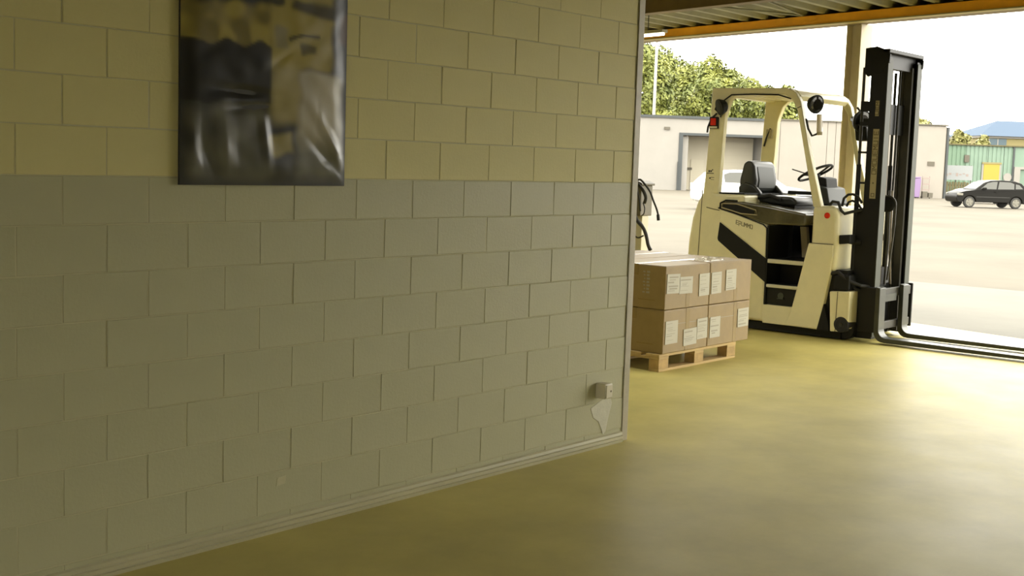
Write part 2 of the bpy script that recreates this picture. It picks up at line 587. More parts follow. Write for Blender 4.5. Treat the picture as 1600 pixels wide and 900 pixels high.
VTOP = 2.31        # the height that meets the top edge of the picture
folds = []
rr = random.Random(21)
for i in range(12):
    folds.append((rr.uniform(0, 1), rr.uniform(.25, 1.0), rr.uniform(0, math.pi), rr.uniform(.06, .30), rr.uniform(.015, .04), rr.uniform(-.006, .004)))
folds += [(.35, .50, .05, .22, .03, -.016), (.43, .575, -.10, .20, .03, -.016), (.92, .78, 1.0, .22, .03, .015), (.86, .83, .75, .18, .03, -.012),
          (.25, .80, 1.5, .16, .05, .014), (.06, .75, 1.5, .2, .04, .012), (.48, .74, 1.45, .16, .03, .012), (.15, .85, 1.2, .12, .04, -.01)]
for j in range(NZ + 1):
    for i in range(NX + 1):
        u = i / NX
        z = PZ1 + (PZ0 - PZ1) * j / NZ
        x = PX0 + (PX1 - PX0) * u
        v = (VTOP - z) / (VTOP - PZ0)          # 0 at the picture's top edge, 1 at the poster's foot
        h = .004 * noise.noise(Vector((u * 3.1, v * 3.3, 3.0))) + .0016 * noise.noise(Vector((u * 11, v * 11, 9.0)))
        for (fu, fv, an, ln, wd, am) in folds:
            dx, dy = u - fu, v - fv
            ca, sa = math.cos(an), math.sin(an)
            a_, c_ = dx * ca + dy * sa, -dx * sa + dy * ca
            if abs(a_) < ln * 1.6 and abs(c_) < wd * 4:
                h += am * math.exp(-(a_ / ln) ** 2 * 1.5) * max(0, 1 - abs(c_) / (wd * 1.4)) * .55
        edge = min(u, 1 - u, (j / NZ) * 1.3, (1 - j / NZ) * 1.3)
        h *= sst(0.0, .07, edge)
        vs.append((x, WY - .018 - h - .006 * sst(0, .1, edge), z))
        n1 = noise.noise(Vector((u * 4 + 1, v * 5, 0)))
        n2 = noise.noise(Vector((u * 10, v * 9, 5)))
        wu, wv = u + .03 * n1 + .02 * n2, v + .03 * n2 + .02 * n1
        c = (.022, .022, .018)
        olive, olive_d, grey, pale, black = (.34, .275, .060), (.17, .135, .035), (.17, .165, .12), (.44, .40, .29), (.008, .008, .006)
        k = inbox(wu, wv, -.2, .52, .03, .25, .03)
        c = mixc(c, mixc(olive_d, olive, sst(-.25, .35, n2 + .5 * n1)), k)
        c = mixc(c, olive, inbox(wu, wv, .50, .90, -.9, .36, .03) * .95)
        c = mixc(c, mixc(olive, pale, .30), inbox(wu, wv, .52, .70, .34, .66, .04) * .9)
        c = mixc(c, pale, inbox(wu, wv, .69, .97, .37, .80, .03) * (.85 + .3 * n1))
        c = mixc(c, grey, inbox(wu, wv, .68, .99, .74, .97, .05) * .8)
        c = mixc(c, grey, inbox(wu, wv, .04, .50, .58, .97, .05) * (.5 + .5 * n2))
        c = mixc(c, olive, inbox(wu, wv, .50, .66, .72, .82, .02) * .7)
        c = mixc(c, black, inbox(u, wv, -.1, .512, .245, .56, .008) * .92)
        c = mixc(c, black, inbox(wu, wv, .90, 1.2, -.5, .38, .03) * .7)
        c = mixc(c, (.12, .05, .02), inbox(wu, wv, .95, 1.2, .0, .20, .03) * .6)
        c = mixc(c, black, inbox(wu + .25 * (wv - .15), wv, .62, .96, -.02, .045, .02) * .85)
        c = mixc(c, black, inbox(wu, wv + .30 * (wu - .7), .62, .80, .165, .188, .008) * .8)
        c = mixc(c, black, inbox(wu, wv, .69, .79, .215, .262, .015) * .7)
        c = mixc(c, grey, inbox(wu, wv, .53, .61, .14, .24, .02) * .6)
        c = mixc(c, black, inbox(wu, wv, -.1, .6, -.9, .015, .02) * .9)
        cols.append(tuple(max(0, q) for q in c))
for j in range(NZ):
    for i in range(NX):
        a = j * (NX + 1) + i
        fs.append((a, a + NX + 1, a + NX + 2, a + 1))
MT['poster'] = attr_mat('glossy_print', 'print', 0.30, coat=0.12)
sheet = MB().add(vs, fs).build('printed_sheet', 'poster', t, smooth=True)
ca = sheet.data.color_attributes.new('print', 'FLOAT_COLOR', 'POINT')
for i, c in enumerate(cols):
    ca.data[i].color = (*c, 1)

# ================================================================== PALLET AND BOXES
PAX0, PAX1, PAY0, PAY1 = 8.565, 9.80, 5.515, 6.72
t = thing('pallet', 'pine wooden pallet under the cardboard boxes', 'pallet', (9.2, 6.1, 0))
# bottom runners and blocks run along X, deck boards across
for yy in (PAY0, (PAY0 + PAY1) / 2 - .05, PAY1 - .10):
    MB().box(PAX0, PAX1, yy, yy + .10, 0, .021).build('bottom_board', 'pine', t, bevel=.002)
    for xx in (PAX0, (PAX0 + PAX1) / 2 - .07, PAX1 - .145):
        MB().box(xx, xx + .145, yy + random.uniform(0, .004), yy + .10, .0215, .100).build('spacer_block', 'pine2', t, bevel=.002)
for xx in (PAX0, (PAX0 + PAX1) / 2 - .07, PAX1 - .145):
    MB().box(xx, xx + .145, PAY0, PAY1, .1005, .122).build('cross_board', 'pine', t, bevel=.002)
nb = 7
for i in range(nb):
    yy = PAY0 + (PAY1 - PAY0 - .13) * i / (nb - 1)
    MB().box(PAX0 - random.uniform(0, .006), PAX1 + random.uniform(0, .006), yy, yy + .13, .1225, .144).build('deck_board', 'pine', t, bevel=.002)

BX = (8.595, 9.285, 9.292, 10.0)
BY = (5.505, 6.10, 6.108, 6.70)
BZ = (.1455, .505, .507, .868)
box_names = {}


def label_paper(parent, x, z, wd, ht, tilt=0.0, y=None):
    y = BY[0] if y is None else y
    c = Vector((x, y - .0022, z))
    ux = Vector((math.cos(tilt), 0, math.sin(tilt)))
    uz = Vector((-math.sin(tilt), 0, math.cos(tilt)))
    p = MB().obox(c, ux * wd / 2, Vector((0, .0012, 0)), uz * ht / 2).build('shipping_label', 'paper', parent, label='white paper shipping label')
    b = MB()
    zz = ht / 2 - .02
    while zz > -ht / 2 + .02:
        h_ = random.choice((.003, .004, .006, .012))
        l0 = random.uniform(-.45, -.3) * wd
        l1 = random.uniform(.0, .42) * wd
        b.obox(c + uz * (zz - h_ / 2) + ux * (l0 + l1) / 2 + Vector((0, -.0015, 0)), ux * (l1 - l0) / 2, Vector((0, .0003, 0)), uz * h_ / 2)
        zz -= h_ + random.choice((.008, .012, .02, .03))
    b.build('label_print', 'print_', p)


desc = {
    (0, 0, 1): 'upper cardboard box nearest the block wall with two overlapping labels',
    (1, 0, 1): 'upper cardboard box with two upright labels, in front of the lift truck step',
    (0, 0, 0): 'lower cardboard box at the pallet corner nearest the block wall',
    (1, 0, 0): 'lower cardboard box with one label high on its edge, beside the lift truck',
    (0, 1, 1): 'upper cardboard box in the rear row beside the wall end',
    (1, 1, 1): 'upper cardboard box in the rear row next to the lift truck',
    (0, 1, 0): 'lower cardboard box in the rear row beside the wall end',
    (1, 1, 0): 'lower cardboard box in the rear row next to the lift truck',
}
for (i, j, k), lab in desc.items():
    x0, x1 = BX[2 * i], BX[2 * i + 1]
    y0, y1 = BY[2 * j], BY[2 * j + 1]
    z0, z1 = BZ[2 * k], BZ[2 * k + 1]
    t = thing('cardboard_box', lab, 'box', ((x0 + x1) / 2, (y0 + y1) / 2, z0), 'cartons stacked on the pallet')
    # slightly bulged carton
    b = MB()
    n = 6
    bl = 0.004
    vsb = []
    b.box(x0 + .002, x1 - .002, y0 + .002, y1 - .002, z0 + .001, z1 - .007)
    b.build('carton_body', 'card', t, bevel=.005)
    ym = (y0 + y1) / 2
    sg = .002 * random.uniform(-1, 1)
    MB().prism([(x0 + .003, y0 + .003), (x1 - .003, y0 + .003), (x1 - .003, ym - .002), (x0 + .003, ym - .002)], z1 - .0068, z1 - .0022 + sg * .5, 'z').build('flap', 'card', t)
    MB().prism([(x0 + .003, ym + .002), (x1 - .003, ym + .002), (x1 - .003, y1 - .003), (x0 + .003, y1 - .003)], z1 - .0068, z1 - .0026 - sg * .5, 'z').build('flap', 'card', t)
    b = MB()
    xm = (x0 + x1) / 2
    b.box(x0 + .0005, x1 - .0005, ym - .03, ym + .03, z1 - .0018, z1 - .0008)
    for xx, s in ((x0 + .0008, 1), (x1 - .0008, -1)):
        b.box(min(xx, xx + s * .001), max(xx, xx + s * .001), ym - .03, ym + .03, z1 - .09, z1 - .0008)
    b.build('packing_tape', 'cardb', t)
    if j == 0:
        # vertical strip of brown tape and a crease on the long side
        xs = x0 + (x1 - x0) * (.52 if k == 0 else .50) + (.06 if i else -.02)
        z_a, z_b = (z0 + .004, z1 - .004) if k == 0 else (z0 + .004, z0 + .12)
        MB().box(xs, xs + .055, y0 + .0005, y0 + .0021, z_a, z_b).build('packing_tape', 'cardb', t)
        if k == 0:
            MB().box(x0 + .05, x1 - .02, y0 + .0006, y0 + .0021, z0 + .235, z0 + .239).build('fold_crease', 'print_', t)
    if i == 0 and j == 0:
        MB().box(x0 + .0004, x0 + .0022, y0 + .10, y0 + .26, z0 + .07, z0 + .075).build('fold_crease', 'cardb', t)
    box_names[(i, j, k)] = t
for key, x_, z_, wd_, ht_, tl_ in (((0, 0, 1), 8.712, .718, .195, .160, -.02), ((0, 0, 1), 8.905, .697, .205, .140, -.01), ((0, 0, 1), 9.195, .686, .165, .188, .02),
                                   ((1, 0, 1), 9.395, .690, .165, .185, .02), ((1, 0, 1), 9.640, .705, .175, .180, .015), ((0, 0, 0), 8.715, .318, .185, .190, .01),
                                   ((0, 0, 0), 9.005, .258, .205, .140, .03), ((0, 0, 0), 9.195, .312, .165, .175, .02), ((1, 0, 0), 9.405, .306, .170, .180, .01),
                                   ((1, 0, 0), 9.885, .355, .190, .165, .02)):
    label_paper(box_names[key], x_, z_, wd_, ht_, tl_)
# printed column of characters on the shaded end of the upper carton
b = MB()
for q in range(7):
    zz = .80 - q * .028
    b.box(BX[0] + .0012, BX[0] + .0021, BY[0] + .155 + .006 * (q % 2), BY[0] + .185, zz, zz + .016)
    b.box(BX[0] + .0012, BX[0] + .0021, BY[0] + .200, BY[0] + .222 - .006 * (q % 3), zz + .003, zz + .013)
b.build('printed_marks', 'print_', box_names[(0, 0, 1)])
# scrap of stretch film on top
b = MB()
rr = random.Random(3)
n = 9
vs, fs = [], []
for j in range(n):
    for i in range(n):
        u, v = i / (n - 1), j / (n - 1)
        e_ = min(u, 1 - u, v, 1 - v) * 4
        vs.append((9.34 + .34 * u + rr.uniform(-.02, .02), 5.56 + .20 * v + rr.uniform(-.012, .012), .8702 + .028 * min(1, e_) * rr.uniform(.1, 1)))
for j in range(n - 1):
    for i in range(n - 1):
        a = j * n + i
        fs.append((a, a + 1, a + n + 1, a + n))
o = b.add(vs, fs).build('plastic_film', 'film')
tag(o, 'scrap of crumpled clear film lying on the top cartons', 'film')

# ================================================================== LIFT TRUCK
N, FA = 11.62, 12.88          # near and far side of the truck (world X)
CXT = (N + FA) / 2
FK = thing('forklift', 'cream counterbalance lift truck with black mast and empty forks', 'forklift', (CXT, 6.2, 0))

rear = [(7.157, .10), (7.185, .45), (7.197, .713), (7.19, .887), (7.155, 1.13), (7.10, 1.304), (7.0, 1.462), (6.85, 1.405), (6.542, 1.405),
        (6.53, 1.30), (6.26, 1.105), (6.243, 1.06), (6.235, .10)]
MB().prism(rear, N + .012, FA - .012).build('counterweight', 'cream', FK, bevel=.035, seg=4)
# seam line of the counterweight and panel on the near side
b = MB()
for (p, q) in (((7.038, 1.43), (7.072, .12)), ((6.98, 1.25), (6.90, 1.235)), ((6.90, 1.235), (6.82, 1.225))):
    b.tube([(N + .012, *p), (N + .012, *q)], .005, 6)
b.build('panel_seam', 'ink', FK)
MB().prism([(6.845, 1.398), (6.542, 1.404), (6.542, 1.418), (6.845, 1.416)], N + .03, FA - .03).build('rear_deck_edge', 'black', FK)
# battery side panel and its black stripe
for sx, xa, xb in ((0, N - .004, N + .02), (1, FA - .02, FA + .004)):
    MB().prism([(6.795, 1.232), (6.60, 1.185), (6.30, 1.098), (6.262, 1.075), (6.25, 1.04), (6.247, .775), (6.803, 1.118)], xa, xb).build('side_panel', 'cream2', FK, bevel=.006, seg=3)
    MB().prism([(6.803, 1.100), (6.243, .757), (6.229, .506), (6.812, .905), (6.822, .93)], xa + .002, xb).build('side_stripe', 'black', FK, bevel=.003)
    MB().tube([(xa + .006, 6.83, 1.25), (xa + .006, 6.60, 1.196), (xa + .006, 6.29, 1.108), (xa + .006, 6.245, 1.07), (xa + .006, 6.238, .77)], .007, 6).build('panel_gap', 'black', FK)
# seat deck: glossy dark cover with a hand recess
deck = [(6.805, 1.248), (6.80, 1.300), (6.735, 1.330), (6.545, 1.330), (6.20, 1.292), (5.825, 1.240), (5.812, 1.20), (5.818, 1.118), (6.234, 1.107), (6.31, 1.120)]
MB().prism(deck, N + .0, FA - .0).build('seat_deck', 'hood', FK, bevel=.022, seg=4)
b = MB().prism([(6.775, 1.262), (6.765, 1.296), (6.62, 1.296), (6.40, 1.245), (6.40, 1.205), (6.56, 1.212)], N - .012, N + .004)
b.build('deck_recess', 'black', FK, bevel=.006)
MB().tube([(N - .010, 6.80, 1.246), (N - .010, 6.80, 1.302), (N - .010, 6.735, 1.334), (N - .010, 6.60, 1.332)], .010, 6).build('deck_trim', 'black', FK)
MB().tube([(N - .008, 6.775, 1.300), (N - .008, 6.60, 1.302), (N - .008, 6.38, 1.25), (N - .008, 6.36, 1.20), (N - .008, 6.55, 1.205), (N - .008, 6.785, 1.258)], .006, 6, closed=True).build('recess_rim', 'decal', FK)

# chassis floor, sill and step recess
b = MB()
b.box(N + .01, FA - .01, 5.60, 6.25, .09, .283)
b.build('sill', 'cream', FK, bevel=.006)
MB().box(N + .06, FA - .06, 5.40, 7.10, .012, .090).build('under_skirt', 'black', FK)
MB().box(N + .30, FA - .30, 5.60, 6.24, .284, .74).build('step_riser', 'blackg', FK)
MB().box(N + .22, FA - .22, 5.60, 6.24, .742, .752).build('cab_floor', 'black', FK)
MB().box(N + .002, N + .03, 5.74, 6.222, .715, .757).build('step_edge', 'step', FK, bevel=.006)
MB().box(N + .031, N + .36, 5.74, 6.222, .722, .754).build('step_tread', 'black', FK)
MB().box(N + .002, N + .03, 5.80, 6.222, .464, .497).build('step_edge', 'step', FK, bevel=.006)
MB().box(N + .031, N + .31, 5.80, 6.222, .468, .494).build('step_tread', 'black', FK)
MB().box(N + .004, FA - .004, 6.223, 6.2425, .284, 1.10).build('recess_liner', 'black', FK)
MB().box(N + .19, FA - .19, 5.62, 5.745, .284, 1.1).build('recess_liner', 'black', FK)
MB().prism([(6.228, .29), (5.90, .29), (5.855, .458), (6.230, .458)], N + .025, N + .05).build('step_kick_plate', 'blackg', FK)
MB().lathe([(0, .034), (.003, .034)], (N + .020, 6.06, .385), (1, 0, 0), 18).build('step_emblem', 'steel', FK)
MB().box(N + .015, N + .03, 6.02, 6.10, .352, .358).build('step_emblem', 'steel', FK)
MB().box(N + .45, FA - .45, 6.18, 6.24, .76, 1.10).build('seat_plinth', 'blackg', FK)
MB().box(FA - .30, FA - .25, 5.62, 6.24, .76, 1.10).build('cab_far_panel', 'black', FK)
# pedals and column foot seen in the shade
MB().obox((12.05, 6.02, .93), (.03, 0, 0), (0, .035, .0), (0, .02, .16)).build('brake_pedal_arm', 'decal', FK)
MB().obox((12.22, 5.86, .93), (.035, 0, 0), (0, .03, 0), (0, .01, .17)).build('column_foot', 'decal', FK)
MB().obox((12.0, 5.80, 1.04), (.06, 0, 0), (0, .05, 0), (0, 0, .035)).build('lever_box', 'decal', FK)
MB().obox((12.1, 5.90, .79), (.09, 0, 0), (0, .05, .03), (0, -.006, .01)).build('pedal', 'rubber', FK)

# front cowl and lower front panels
MB().prism([(5.752, .96), (5.752, 1.325), (5.512, 1.335), (5.470, 1.25), (5.455, .95), (5.47, .68), (5.70, .68)], N + .0, FA - .0).build('front_cowl', 'cream', FK, bevel=.045, seg=5)
for xa, xb in ((N - .006, N + .20), (FA - .20, FA + .006)):
    MB().prism([(5.770, .950), (5.50, .950), (5.497, .838), (5.515, .677), (5.614, .088), (5.98, .092), (5.916, .284)], xa, xb).build('front_side_panel', 'cream2', FK, bevel=.012, seg=3)
MB().tube([(N - .007, 5.76, .952), (N - .007, 5.50, .952)], .004, 6).build('panel_seam', 'ink', FK)
MB().tube([(N + .008, 5.90, .285), (N + .008, 5.905, .09)], .004, 6).build('panel_seam', 'ink', FK)
MB().box(N + .05, FA - .05, 5.36, 5.60, .08, .70).build('axle_housing', 'blackg', FK)
for xa, xb in ((N + .0, N + .24), (FA - .24, FA - .0)):
    MB().prism([(5.515, .485), (5.298, .500), (5.300, .13), (5.34, .092), (5.49, .085)], xa, xb).build('wheel_fender', 'cream', FK, bevel=.012, seg=3)
MB().prism([(5.566, .351), (5.628, .086), (5.500, .088), (5.497, .13)], N - .008, N + .05).build('fender_gap', 'black', FK)
MB().tube([(N - .001, 5.426, .49), (N - .001, 5.432, .09)], .004, 6).build('panel_seam', 'ink', FK)
for xs, dr in ((N + .006, -1), (FA - .006, 1)):
    w_ = MB().lathe([(-.2, .075), (0, .080), (.012, .074), (.014, .05), (.008, .044), (.008, .0)], (xs, 5.373, .165), (dr, 0, 0), 24).build('wheel_cover', 'rubber', FK)
    MB().lathe([(.006, .022), (.016, .018), (.018, 0)], (xs, 5.373, .165), (dr, 0, 0), 12).build('hub_cap', 'steel_d', w_)
for xs in (N + .10, FA - .26):
    MB().lathe([(0, .10), (.01, .115), (.15, .115), (.16, .10)], (xs, 5.40, .117), (1, 0, 0), 24).build('load_wheel', 'rubber', FK)
MB().lathe([(0, .11), (.01, .125), (.19, .125), (.20, .11)], (CXT - .1, 6.80, .127), (1, 0, 0), 24).build('steer_wheel', 'rubber', FK)
# red marker lens and small red lens
MB().lathe([(0, .030), (.010, .030), (.016, .022)], (N + .004, 5.585, 1.235), (-1, 0, 0), 16).build('marker_lens', 'red', FK, label='small round red lens')
# black hydraulic block under the cowl, hoses
MB().box(N + .02, N + .30, 5.32, 5.49, .50, .66).build('valve_block', 'black', FK, bevel=.02)
MB().tube([(N + .03, 5.52, .66), (N + .02, 5.44, .68), (N + .04, 5.34, .60), (N + .10, 5.24, .56), (N + .2, 5.18, .55)], .018, 8).build('hydraulic_hose', 'rubber', FK)
MB().tube([(N + .06, 5.50, .60), (N + .08, 5.40, .63), (N + .12, 5.30, .52), (N + .22, 5.2, .48)], .014, 8).build('hydraulic_hose', 'rubber', FK)
MB().obox((N + .10, 5.43, 1.005), (.07, 0, 0), (0, .085, -.010), (0, 0, .045)).build('tilt_bracket', 'black', FK, bevel=.012)
MB().tube([(N + .16, 5.47, 1.0), (N + .20, 5.30, .98)], .035, 12).build('tilt_cylinder', 'blackg', FK)
MB().tube([(FA - .16, 5.47, 1.0), (FA - .20, 5.30, .98)], .035, 12).build('tilt_cylinder', 'blackg', FK)
# cable bundle over the cowl top
MB().tube([(N + .06, 5.60, 1.335), (N + .05, 5.56, 1.375), (N + .05, 5.50, 1.37), (N + .06, 5.47, 1.29), (N + .08, 5.44, 1.26), (N + .14, 5.36, 1.29), (N + .20, 5.30, 1.31)], .016, 8).build('cable', 'rubber', FK)
MB().tube([(11.76, 5.50, 1.33), (11.76, 5.485, 1.41), (11.76, 5.44, 1.45), (11.76, 5.39, 1.455), (11.77, 5.34, 1.43), (11.78, 5.30, 1.37)], .013, 8).build('cable', 'rubber', FK)
MB().tube([(11.80, 5.47, 1.33), (11.80, 5.45, 1.375), (11.80, 5.41, 1.39), (11.80, 5.36, 1.37), (11.80, 5.31, 1.31)], .012, 8).build('cable', 'rubber', FK)

# dashboard, column and steering wheel
MB().prism([(5.93, 1.335), (5.76, 1.335), (5.80, 1.50), (5.90, 1.525)], 12.02, 12.45).build('dashboard', 'dash', FK, bevel=.012, seg=3)
MB().prism([(5.95, 1.50), (5.84, 1.50), (5.855, 1.60), (5.93, 1.615)], 12.10, 12.36).build('display_hood', 'black', FK, bevel=.01)
MB().prism([(5.95, 1.10), (5.75, 1.10), (5.75, 1.34), (5.92, 1.34)], 12.05, 12.45).build('cowl_inner', 'black', FK)
wc = Vector((12.22, 6.035, 1.652))
nrm = Vector((0, .46, .89)).normalized()
ax1 = Vector((1, 0, 0))
ax2 = nrm.cross(ax1).normalized()
sw = MB().tube([wc + (ax1 * math.cos(a) + ax2 * math.sin(a)) * .185 for a in [2 * math.pi * k / 32 for k in range(32)]], .0135, 8, closed=True).build('steering_wheel', 'rubber', FK, smooth=True)
MB().lathe([(-.03, .03), (0, .04), (.01, .035)], wc - nrm * .03, nrm, 16).build('wheel_hub', 'rubber', sw)
for a in (.3, 2.84, 4.71):
    MB().tube([wc - nrm * .03, wc + (ax1 * math.cos(a) + ax2 * math.sin(a)) * .182], .010, 6).build('spoke', 'rubber', sw)
MB().tube([wc - nrm * .04, wc - nrm * .30], .03, 10).build('steering_column', 'black', FK)
MB().tube([wc + Vector((-.02, .06, -.02)), wc + Vector((-.12, .21, .03))], .006, 6).build('control_stalk', 'rubber', FK)

# seat
SXa, SXb = 11.98, 12.46


def cushion(name, poly, xa, xb, bev, material='vinyl', parent=FK):
    return MB().prism(poly, xa, xb).build(name, material, parent, bevel=bev, seg=4)


cushion('seat_back', [(6.80, 1.385), (6.70, 1.40), (6.615, 1.44), (6.60, 1.55), (6.63, 1.70), (6.66, 1.748), (6.715, 1.762), (6.76, 1.73), (6.80, 1.56)], SXa, SXb, .035)
cushion('back_insert', [(6.602, 1.46), (6.59, 1.55), (6.625, 1.70), (6.65, 1.70), (6.65, 1.46)], SXa + .06, SXb - .06, .015, 'dash')
cushion('seat_cushion', [(6.80, 1.335), (6.12, 1.30), (6.10, 1.35), (6.16, 1.395), (6.60, 1.40), (6.80, 1.42)], SXa - .02, SXb + .02, .03)
MB().prism([(6.79, 1.29), (6.14, 1.26), (6.14, 1.31), (6.79, 1.34)], SXa + .02, SXb - .02).build('seat_base', 'black', FK)
cushion('hip_support', [(6.78, 1.36), (6.55, 1.36), (6.52, 1.42), (6.60, 1.50), (6.72, 1.53), (6.79, 1.48)], SXa - .035, SXa + .03, .02)
cushion('hip_support', [(6.78, 1.36), (6.55, 1.36), (6.52, 1.42), (6.60, 1.50), (6.72, 1.53), (6.79, 1.48)], SXb - .03, SXb + .035, .02)
MB().box(SXb + .05, SXb + .17, 6.05, 6.50, 1.41, 1.45).build('armrest', 'dash', FK, bevel=.012, seg=3)
MB().box(SXb + .06, SXb + .16, 6.06, 6.40, 1.352, 1.40).build('control_console', 'dash', FK, bevel=.01)
MB().box(SXb + .08, SXb + .14, 6.2, 6.34, 1.25, 1.36).build('armrest_post', 'black', FK)
MB().tube([(SXa - .03, 6.58, 1.36), (SXa - .04, 6.40, 1.40), (SXa - .03, 6.28, 1.36)], .022, 8).build('seat_belt', 'rubber', FK)

# overhead guard
outer = [(7.030, 1.40), (7.018, 1.526), (6.985, 2.25), (6.978, 2.480), (6.970, 2.507), (6.114, 2.500), (6.06, 2.485), (6.005, 2.447), (5.95, 2.364), (5.838, 1.906), (5.660, 1.310)]
inner = [(5.748, 1.310), (5.893, 1.906), (5.985, 2.288), (6.05, 2.385), (6.132, 2.434), (6.60, 2.440), (6.70, 2.425), (6.76, 2.37), (6.80, 2.26), (6.815, 2.20), (6.850, 1.40)]
for xa, xb in ((N + .012, N + .085), (FA - .085, FA - .012)):
    MB().prism(outer + inner, xa, xb).build('guard_side_frame', 'cream', FK, bevel=.010, seg=3)
MB().prism([(6.90, 2.455), (6.12, 2.445), (6.12, 2.485), (6.90, 2.492)], N + .08, FA - .08).build('guard_roof', 'cream', FK)
for i in range(5):
    yy = 6.80 - i * .14
    MB().box(N + .08, FA - .08, yy - .02, yy + .02, 2.432, 2.450).build('roof_bar', 'cream', FK, bevel=.004)
MB().prism([(6.14, 2.435), (6.07, 2.41), (6.02, 2.37), (5.975, 2.42), (6.02, 2.47), (6.10, 2.502), (6.16, 2.502)], N + .07, FA - .07).build('front_cross_member', 'cream', FK, bevel=.01, seg=3)
MB().box(N + .07, FA - .07, 6.86, 6.965, 2.42, 2.50).build('rear_cross_member', 'cream', FK, bevel=.01)
# cable along the roof edge
MB().tube([(N + .006, 6.86, 2.20), (N + .004, 6.82, 2.38), (N + .006, 6.74, 2.433), (N + .010, 6.50, 2.437), (N + .010, 6.2, 2.43), (N + .02, 6.06, 2.39)], .008, 6).build('roof_cable', 'rubber', FK)
MB().tube([(N - .004, 6.90, 2.24), (N - .004, 6.96, 2.19), (N - .002, 7.0, 2.10), (N + .004, 7.01, 2.04)], .010, 6).build('lamp_cable', 'rubber', FK)


def work_lamp(c, d, r, parent=FK, lens_='lens'):
    c = Vector(c)
    d = Vector(d).normalized()
    o = MB().lathe([(-.07, r * .45), (-.05, r * .75), (0, r), (.02, r), (.021, r * .86)], c, d, 18).build('work_lamp', 'black', parent, smooth=False)
    MB().lathe([(.0212, r * .84), (.026, r * .6), (.028, 0)], c, d, 16).build('lens', lens_, o)
    return o


work_lamp((N - .045, 6.835, 2.305), (-.75, .55, -.25), .085, lens_='black')
MB().obox((N - .0, 6.86, 2.30), (.025, 0, 0), (0, .04, .03), (0, -.02, .05)).build('lamp_bracket', 'black', FK)
# red tail lamp
tl = MB().box(N - .012, N + .012, 6.875, 6.985, 2.08, 2.205).build('tail_lamp', 'black', FK, bevel=.012)
MB().box(N - .020, N - .011, 6.90, 6.965, 2.115, 2.19).build('lens', 'red', tl, bevel=.004, label='square red lens')
MB().box(N - .018, N - .011, 6.885, 6.975, 2.085, 2.105).build('reflector', 'step', tl)
work_lamp((N + .04, 5.80, 2.335), (-.30, -.88, -.15), .095)
MB().tube([(N + .05, 5.86, 2.33), (N + .05, 5.80, 2.335)], .03, 8).build('lamp_bracket', 'black', FK)
MB().tube([(N + .03, 5.745, 2.235), (N + .03, 5.735, 2.06)], .030, 10).build('indicator_lamp', 'amber', FK)
MB().tube([(N + .03, 5.735, 2.06), (N + .03, 5.733, 2.03)], .028, 10).build('indicator_socket', 'decal', FK)
MB().tube([(N + .005, 5.875, 2.19), (N + .0, 5.845, 2.09), (N + .0, 5.80, 2.02), (N + .02, 5.755, 2.04)], .011, 6).build('lamp_cable', 'rubber', FK)
MB().tube([(N + .0, 5.99, 2.29), (N - .02, 5.93, 2.31)], .004, 6).build('lamp_cable', 'rubber', FK)
work_lamp((12.56, 5.71, 2.205), (-.35, -.85, -.1), .12)
MB().tube([(12.80, 5.92, 2.24), (12.66, 5.84, 2.22), (12.58, 5.78, 2.21)], .03, 8).build('lamp_bracket', 'black', FK)
MB().obox((12.50, 5.62, 2.20), (.05, 0, 0), (0, .07, 0), (0, 0, .035)).build('lamp_bracket', 'black', FK, bevel=.015)
MB().obox((12.58, 5.69, 2.075), (.07, 0, 0), (0, .07, 0), (0, .012, .075)).build('horn_unit', 'black', FK, bevel=.02)
MB().tube([(FA - .12, 5.86, 2.36), (FA - .13, 5.80, 2.30), (FA - .14, 5.74, 2.19), (FA - .18, 5.66, 2.17)], .012, 6).build('lamp_cable', 'rubber', FK)
# far rear pillar fitting
MB().obox((FA - .09, 6.90, 2.07), (.02, 0, 0), (0, .035, 0), (0, 0, .05)).build('pillar_fitting', 'decal', FK)
MB().tube([(FA - .10, 6.89, 2.13), (FA - .11, 6.93, 2.02), (FA - .10, 6.96, 1.93)], .010, 6).build('lamp_cable', 'rubber', FK)
# decals on the rear pillar and the panel: small dark characters
b = MB()
for (y_, z_, wy, hz) in ((6.968, 1.633, .012, .016), (6.945, 1.634, .012, .014), (6.955, 1.611, .055, .006), (6.928, 1.648, .008, .010), (6.955, 1.560, .012, .012),
                         (6.925, 1.568, .025, .004), (6.925, 1.545, .025, .003)):
    b.box(N + .0105, N + .0125, y_ - wy / 2 * 1.6, y_ + wy / 2 * 1.6, z_ - hz / 2 * 1.3, z_ + hz / 2 * 1.3)
b.build('pillar_decal', 'ink_k', FK)
b = MB()


def stroke_letter(b, x, y0, z0, wd, ht, segs, th=.006, sl=.22):
    for (a0, b0, a1, b1) in segs:
        def P_(a, c):
            yy = y0 - a * wd
            return Vector((x, yy, z0 + c * ht - (a * wd) * sl))
        p_, q_ = P_(a0, b0), P_(a1, b1)
        d_ = (q_ - p_)
        if d_.length < 1e-6:
            continue
        nn = Vector((0, -d_.z, d_.y)).normalized() * th / 2
        b.obox((p_ + q_) / 2, (.0006, 0, 0), d_ / 2 + d_.normalized() * th / 2, nn)


